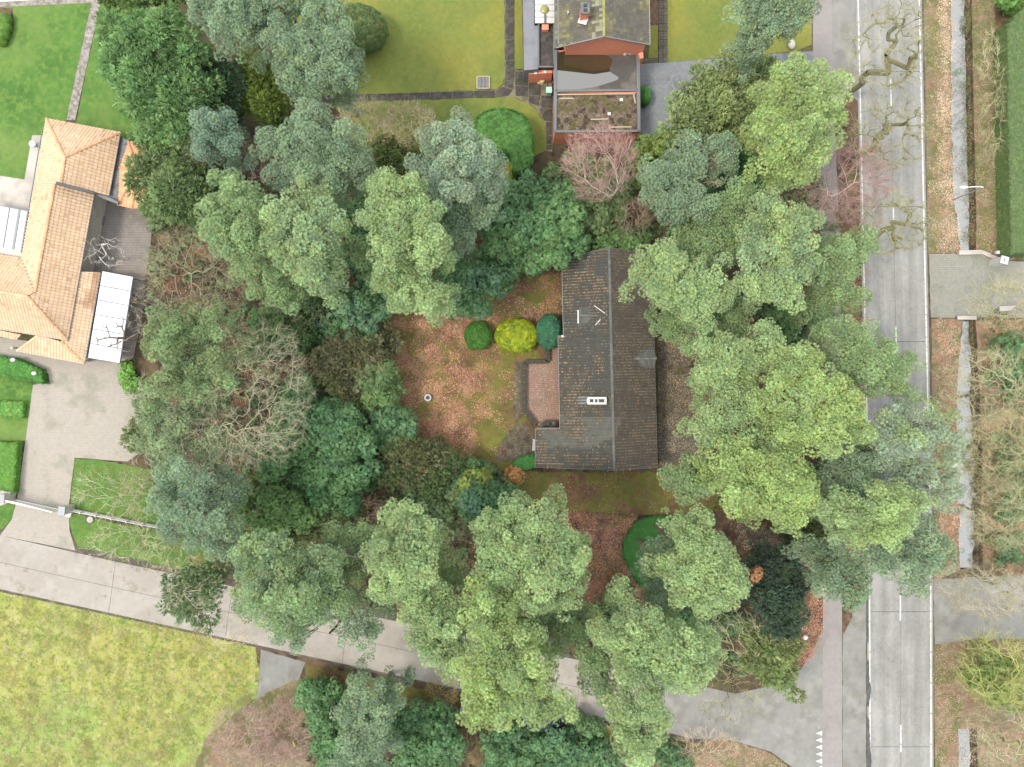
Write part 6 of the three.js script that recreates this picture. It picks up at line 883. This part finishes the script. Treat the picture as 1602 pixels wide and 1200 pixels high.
// parked cars, mostly hidden under the tallest pine
function car(label, color, px, py, turn) {
  const g = thing('parked_car', label, 'car', 'cars parked along the side road'), c = P(px, py); g.position.copy(c); g.rotation.y = turn;
  const paint = new THREE.MeshPhysicalMaterial({ color, roughness: .35, metalness: .3, clearcoat: 1, clearcoatRoughness: .05 }), glass = new THREE.MeshPhysicalMaterial({ color: lin(.012, .016, .025), roughness: .06, clearcoat: 1 });
  const ex = (pts, w, b, m, name) => { const s = new THREE.Shape(pts.map(p => new THREE.Vector2(...p))), e = new THREE.ExtrudeGeometry(s, { depth: w - 2 * b, bevelEnabled: true, bevelThickness: b, bevelSize: b, bevelOffset: -b, bevelSegments: 3 }); e.translate(0, 0, -(w - 2 * b) / 2); return part(g, name, e, m); };
  ex([[-2.15, .35], [-2.1, .75], [-1.9, .9], [-.9, .98], [1.5, 1.0], [2.05, .92], [2.15, .6], [2.1, .3], [1.7, .22], [-1.8, .22]], 1.76, .12, paint, 'body');
  ex([[-1.0, .95], [-.35, 1.38], [.2, 1.46], [1.0, 1.44], [1.75, .98]], 1.5, .14, glass, 'windows');
  part(g, 'roof', boxGeo(.35, 1.42, 0, 1.25, .07, 1.2, 0, .03), paint); 
  for (const x of [-1.35, 1.3]) for (const z of [-.8, .8]) { const w = part(g, 'wheel', new THREE.CylinderGeometry(.31, .31, .2, 20).rotateX(Math.PI / 2).translate(x, .31, z), mDark); part(w, 'rim', new THREE.CylinderGeometry(.19, .19, .21, 12).rotateX(Math.PI / 2).translate(x, .31, z), mGutter); }
  for (const z of [-.6, .6]) { part(g, 'headlight', boxGeo(-2.08, .62, z, .12, .14, .34, 0, .03), mWhite); part(g, 'tail_light', boxGeo(2.08, .66, z, .1, .16, .3, 0, .03), mat({ color: lin(.4, .02, .02) })); part(g, 'door_mirror', boxGeo(-.75, .98, z * 1.6, .12, .12, .14, 0, .03), paint); }
}
car('silver car mostly hidden under the tallest yellow-green pine', lin(.42, .45, .48), 756, 1103, -.212);
car('dark blue car mostly hidden right of the silver car', lin(.02, .03, .06), 848, 1122, -.212);
evergreen('shrub', 'rusty brown withered shrub by the south-west corner of the bungalow', 'shrub', 'leaf', [[800, 741, 9], [808, 744, 8]], .7, [.5, .27, .1], { max: .5 });
evergreen('shrub', 'orange-brown withered shrub among the pines above the side road', 'shrub', 'leaf', [[928, 970, 10], [934, 982, 9]], 3, [.34, .18, .1], { max: .5, keep: .8 });
evergreen('shrub', 'orange sprig in the top of the dark bluish spruce', 'shrub', 'leaf', [[1183, 900, 7]], 9.6, [.36, .18, .08], { max: .4, keep: .6 });
// ───────────────────────── fallen leaves and grass (stuff) ─────────────────────────
function leafPatch(seed, n = 46, R = .5, s0 = .085) { const r = rng(seed), T = new Tri(); for (let i = 0; i < n; i++) { const a = r() * 6.28, d = Math.sqrt(r()) * R, c = V(Math.cos(a) * d, rr(r, .008, .05), Math.sin(a) * d), t = r() * 6.28, L = s0 * rr(r, .6, 1.25), u = V(Math.cos(t), rr(r, -.35, .35), Math.sin(t)).normalize().multiplyScalar(L / 2), w = V(-Math.sin(t), rr(r, -.3, .3), Math.cos(t)).normalize().multiplyScalar(L * .3), k = tint(r, [1, 1, 1], .34); T.tri(c.clone().sub(u), c.clone().add(w), c.clone().add(u), k); T.tri(c.clone().sub(u), c.clone().add(u), c.clone().sub(w), k); } return T.geo(); }
function grassPatch(seed, n = 40, R = .4, h = .16) { const r = rng(seed), T = new Tri(); for (let i = 0; i < n; i++) { const a = r() * 6.28, d = Math.sqrt(r()) * R, c = V(Math.cos(a) * d, 0, Math.sin(a) * d), t = r() * 6.28, H0 = h * rr(r, .5, 1.3), w = V(Math.cos(t + 1.57), 0, Math.sin(t + 1.57)).multiplyScalar(.012), tip = c.clone().add(V(Math.cos(t) * H0 * 1.1, H0 * .8, Math.sin(t) * H0 * 1.1)), k = tint(r, [1, 1, 1], .25); T.tri(c.clone().add(w), c.clone().sub(w), tip, k); } return T.geo(); }
const LEAFP = [1, 2, 3].map(i => leafPatch(i + 700)), LEAFSPARSE = [1, 2].map(i => leafPatch(i + 720, 14, .55)), GRASSP = [1, 2].map(i => grassPatch(i + 740)), mFallen = mat({ vertexColors: true, roughness: .8, side: THREE.DoubleSide }), mGrass = fol({ transmission: .3 });
const inPoly = (w, x, z) => { let c = false; for (let i = 0, j = w.length - 1; i < w.length; j = i++) if ((w[i][1] > z) !== (w[j][1] > z) && x < (w[j][0] - w[i][0]) * (z - w[i][1]) / (w[j][1] - w[i][1]) + w[i][0]) c = !c; return c; };
function scatter(name, geos, m, poly, perM2, colors, y = .04, dens = () => 1, scale = 1) {
  const w = poly.map(p => wp(p[0], p[1])), xs = w.map(p => p[0]), zs = w.map(p => p[1]), x0 = Math.min(...xs), x1 = Math.max(...xs), z0 = Math.min(...zs), z1 = Math.max(...zs), r = rng(seedNo += 3), n = Math.round((x1 - x0) * (z1 - z0) * perM2), b = geos.map(() => []);
  for (let i = 0; i < n; i++) { const x = rr(r, x0, x1), z = rr(r, z0, z1); if (!inPoly(w, x, z) || r() > dens(x, z)) continue; b[i % geos.length].push([x, z]); }
  const g = new THREE.Group(); g.name = numbered(name); g.userData.kind = 'stuff'; const q = new THREE.Quaternion(), m4 = new THREE.Matrix4(), col = new THREE.Color();
  b.forEach((l, k) => { if (!l.length) return; const I = new THREE.InstancedMesh(geos[k], m, l.length); I.name = name === 'grass' ? 'blades' : 'leaves'; I.userData.kind = 'stuff'; I.castShadow = I.receiveShadow = true; l.forEach(([x, z], i) => { q.setFromAxisAngle(V(0, 1, 0), r() * 6.28); const s = rr(r, .8, 1.2) * scale; I.setMatrixAt(i, m4.compose(V(x, y, z), q, V(s, s, s))); I.setColorAt(i, col.setRGB(...tint(r, colors[Math.floor(r() * colors.length)], .2))); }); g.add(I); });
  scene.add(g);
}
const BR = [[.34, .165, .1], [.4, .2, .125], [.28, .13, .08], [.41, .24, .15], [.22, .115, .07]], TAN = [[.42, .31, .21], [.36, .25, .17], [.46, .36, .25]];
scatter('fallen_leaves', LEAFP, mFallen, [[560, 520], [640, 470], [720, 480], [800, 440], [880, 425], [884, 500], [872, 545], [806, 560], [800, 660], [776, 735], [700, 725], [640, 660], [600, 600]], 9, BR, .03, (x, z) => clamp(1.15 - sstep(-5.5, -.2, x) * .98 + (z < -6 ? .3 : 0), .06, 1) * (sstep(.2, .62, wn(x, z, 5, .45, 4)) * 1.1));
scatter('fallen_leaves', LEAFP, mFallen, [[870, 800], [1000, 806], [980, 850], [1000, 900], [1010, 960], [920, 975], [880, 900]], 5, BR.slice(0, 3), .034);
scatter('fallen_leaves', LEAFSPARSE, mFallen, [[790, 738], [1040, 738], [1100, 690], [1110, 740], [1130, 800], [1000, 805], [900, 800], [800, 790]], 4, BR, .03, (x, z) => wn(x, z, 8, .6, 3) * 1.4 - .2);
scatter('fallen_leaves', LEAFP, mFallen, [[1252, 905], [1286, 905], [1287, 985], [1275, 1015], [1250, 1050]], 6, BR, .03);
scatter('fallen_leaves', LEAFP, mFallen, [[1115, 790], [1160, 800], [1230, 850], [1285, 880], [1290, 940], [1240, 900], [1180, 880]], 2.5, TAN, .04);
scatter('fallen_leaves', LEAFP, mFallen, [[1452, -60], [1487, -60], [1488, 180], [1492, 300], [1502, 392], [1454, 394]], 6, TAN, .03, (x, z) => sstep(41.2, 42.3, x) * 1.0 + .12);
scatter('fallen_leaves', LEAFSPARSE, mFallen, [[1527, -60], [1556, -60], [1560, 400], [1528, 392]], 3, TAN, .03);
scatter('fallen_leaves', LEAFP, mFallen, [[1458, 500], [1505, 502], [1498, 640], [1500, 892], [1462, 900]], 5, BR.concat(TAN), .03, (x) => sstep(41.2, 42.6, x) * .9 + .15);
scatter('fallen_leaves', LEAFP, mFallen, [[1534, 500], [1640, 500], [1640, 892], [1540, 892]], 2.6, BR, .03);
scatter('fallen_leaves', LEAFSPARSE, mFallen, [[1462, 1010], [1640, 1005], [1640, 1230], [1462, 1230]], 3, TAN, .03);
scatter('fallen_leaves', LEAFP, mFallen, [[1320, 420], [1354, 420], [1357, 640], [1360, 900], [1320, 905]], 4, BR, .03);
scatter('fallen_leaves', LEAFSPARSE, mFallen, [[1028, 500], [1090, 500], [1112, 722], [1030, 726]], 2.5, TAN, .035);
scatter('fallen_leaves', LEAFSPARSE, mFallen, [[822, 568], [876, 545], [876, 668], [845, 667], [822, 648]], 3, TAN, .04);
scatter('fallen_leaves', LEAFP, mFallen, [[250, 380], [640, 250], [1000, 330], [880, 400], [700, 480], [600, 600], [680, 740], [900, 820], [880, 960], [620, 960], [300, 880], [240, 600]], 1.4, BR, .02);
scatter('fallen_leaves', LEAFP, mFallen, [[1040, 300], [1300, 300], [1300, 900], [1120, 800], [1090, 560]], 1.4, BR, .02);
scatter('fallen_leaves', LEAFSPARSE, mFallen, [[1048, 1145], [1140, 1158], [1210, 1182], [1250, 1215], [1050, 1215]], 3, TAN, .03);
scatter('grass', GRASSP, mGrass, [[-20, 920], [170, 961], [300, 985], [400, 1008], [406, 1050], [402, 1092], [362, 1120], [324, 1152], [298, 1210], [-20, 1210]], 4, [[.3, .3, .09], [.36, .32, .14], [.2, .28, .07], [.4, .36, .2]], .02, (x, z) => .35 + wn(x, z, 31, .4, 3) * .9, 1.1);
scatter('grass', GRASSP, mGrass, [[1452, -60], [1470, -60], [1475, 392], [1454, 394]], 4, [[.3, .27, .13], [.22, .23, .09]], .02);
scatter('grass', GRASSP, mGrass, [[1524, -60], [1553, -60], [1558, 400], [1528, 392]], 4, [[.3, .27, .13], [.2, .24, .08]], .02);
scatter('grass', GRASSP, mGrass, [[112, 803], [180, 818], [330, 852], [340, 903], [183, 872], [124, 856]], 4, [[.16, .28, .05], [.24, .3, .1], [.34, .34, .18]], .02);
scatter('grass', GRASSP, mGrass, [[118, 718], [260, 742], [320, 800], [250, 820], [112, 792]], 3, [[.2, .3, .06], [.3, .33, .14]], .02);
scatter('grass', GRASSP, mGrass, [[480, 1042], [720, 1093], [1060, 1162], [1060, 1185], [700, 1120], [480, 1080]], 3, [[.2, .2, .06], [.26, .2, .08]], .02);
scatter('grass', GRASSP, mGrass, [[1493, 0], [1514, 0], [1518, 200], [1519, 390], [1500, 360], [1494, 200]], 1.6, [[.1, .24, .05], [.16, .3, .08]], -.5, (x, z) => sstep(.5, .62, wn(x, z, 77, .45, 3)), .8);
scatter('grass', GRASSP, mGrass, [[118, 862], [183, 876], [263, 893], [263, 902], [183, 882], [118, 866]], 3, [[.15, .14, .08]], .03, () => 1, .6);
// low ivy, bramble and seedlings on the woodland floor
const WOOD = [[[236, 330], [330, 300], [560, 280], [660, 290], [720, 480], [640, 480], [590, 520], [590, 620], [640, 690], [780, 745], [830, 800], [880, 830], [900, 950], [640, 960], [420, 900], [330, 880], [240, 780], [236, 640]], [[1035, 235], [1250, 250], [1330, 330], [1280, 420], [1240, 420], [1240, 660], [1262, 660], [1270, 840], [1140, 790], [1120, 640], [1080, 480], [1000, 380]], [[480, 1095], [700, 1125], [740, 1210], [480, 1210]], [[760, 1145], [1060, 1180], [1060, 1215], [760, 1215]], [[930, 940], [1140, 945], [1170, 1060], [1060, 1068], [900, 1025]], [[1538, 505], [1640, 505], [1640, 890], [1540, 890]]];
WOOD.forEach((p, i) => { scatter('undergrowth', CLUMPS.leaf.geos, mLeaf, p, [1.5, 1.3, 1.3, 1.2, 1.2, .7][i], [[.14, .22, .09], [.17, .25, .11], [.11, .19, .08], [.2, .25, .11]], .25, (x, z) => sstep(.36, .6, wn(x, z, 91, .35, 3)), 1.1); scatter('undergrowth', CLUMPS.spray.geos, mSpray, p, [.6, .6, .5, .5, .6, .5][i], [[.24, .25, .13], [.2, .24, .1], [.27, .24, .15]], .15, (x, z) => 1 - sstep(.36, .6, wn(x, z, 91, .35, 3)) * .6, 1.0); });
scatter('grass', GRASSP, mGrass, [[1513, -60], [1523, -60], [1529, 390], [1519, 390]], 5, [[.2, .2, .09], [.26, .22, .12], [.16, .2, .07]], -.2, () => 1, 1.2);
scatter('grass', GRASSP, mGrass, [[1521, 500], [1530, 500], [1540, 890], [1528, 890]], 5, [[.2, .19, .09], [.24, .2, .12]], -.2, () => 1, 1.2);
scatter('fallen_leaves', LEAFSPARSE, mFallen, [[1514, -60], [1524, -60], [1530, 390], [1520, 390]], 3, BR, -.15);
scatter('fallen_leaves', LEAFSPARSE, mFallen, [[1490, -60], [1515, -60], [1520, 390], [1500, 390]], 1.6, BR, -.49, (x, z) => sstep(.48, .64, wn(x, z, 78, .4, 3)));
scatter('fallen_leaves', LEAFSPARSE, mFallen, [[1500, 505], [1524, 505], [1530, 890], [1502, 890]], 2.2, BR, -.49, (x, z) => sstep(.44, .6, wn(x, z, 79, .35, 3)));
scatter('grass', GRASSP, mGrass, [[1500, 505], [1524, 505], [1530, 890], [1502, 890]], 1.8, [[.14, .22, .06], [.2, .2, .1]], -.5, (x, z) => sstep(.5, .64, wn(x, z, 80, .4, 3)), .9);
renderer.render(scene, camera);
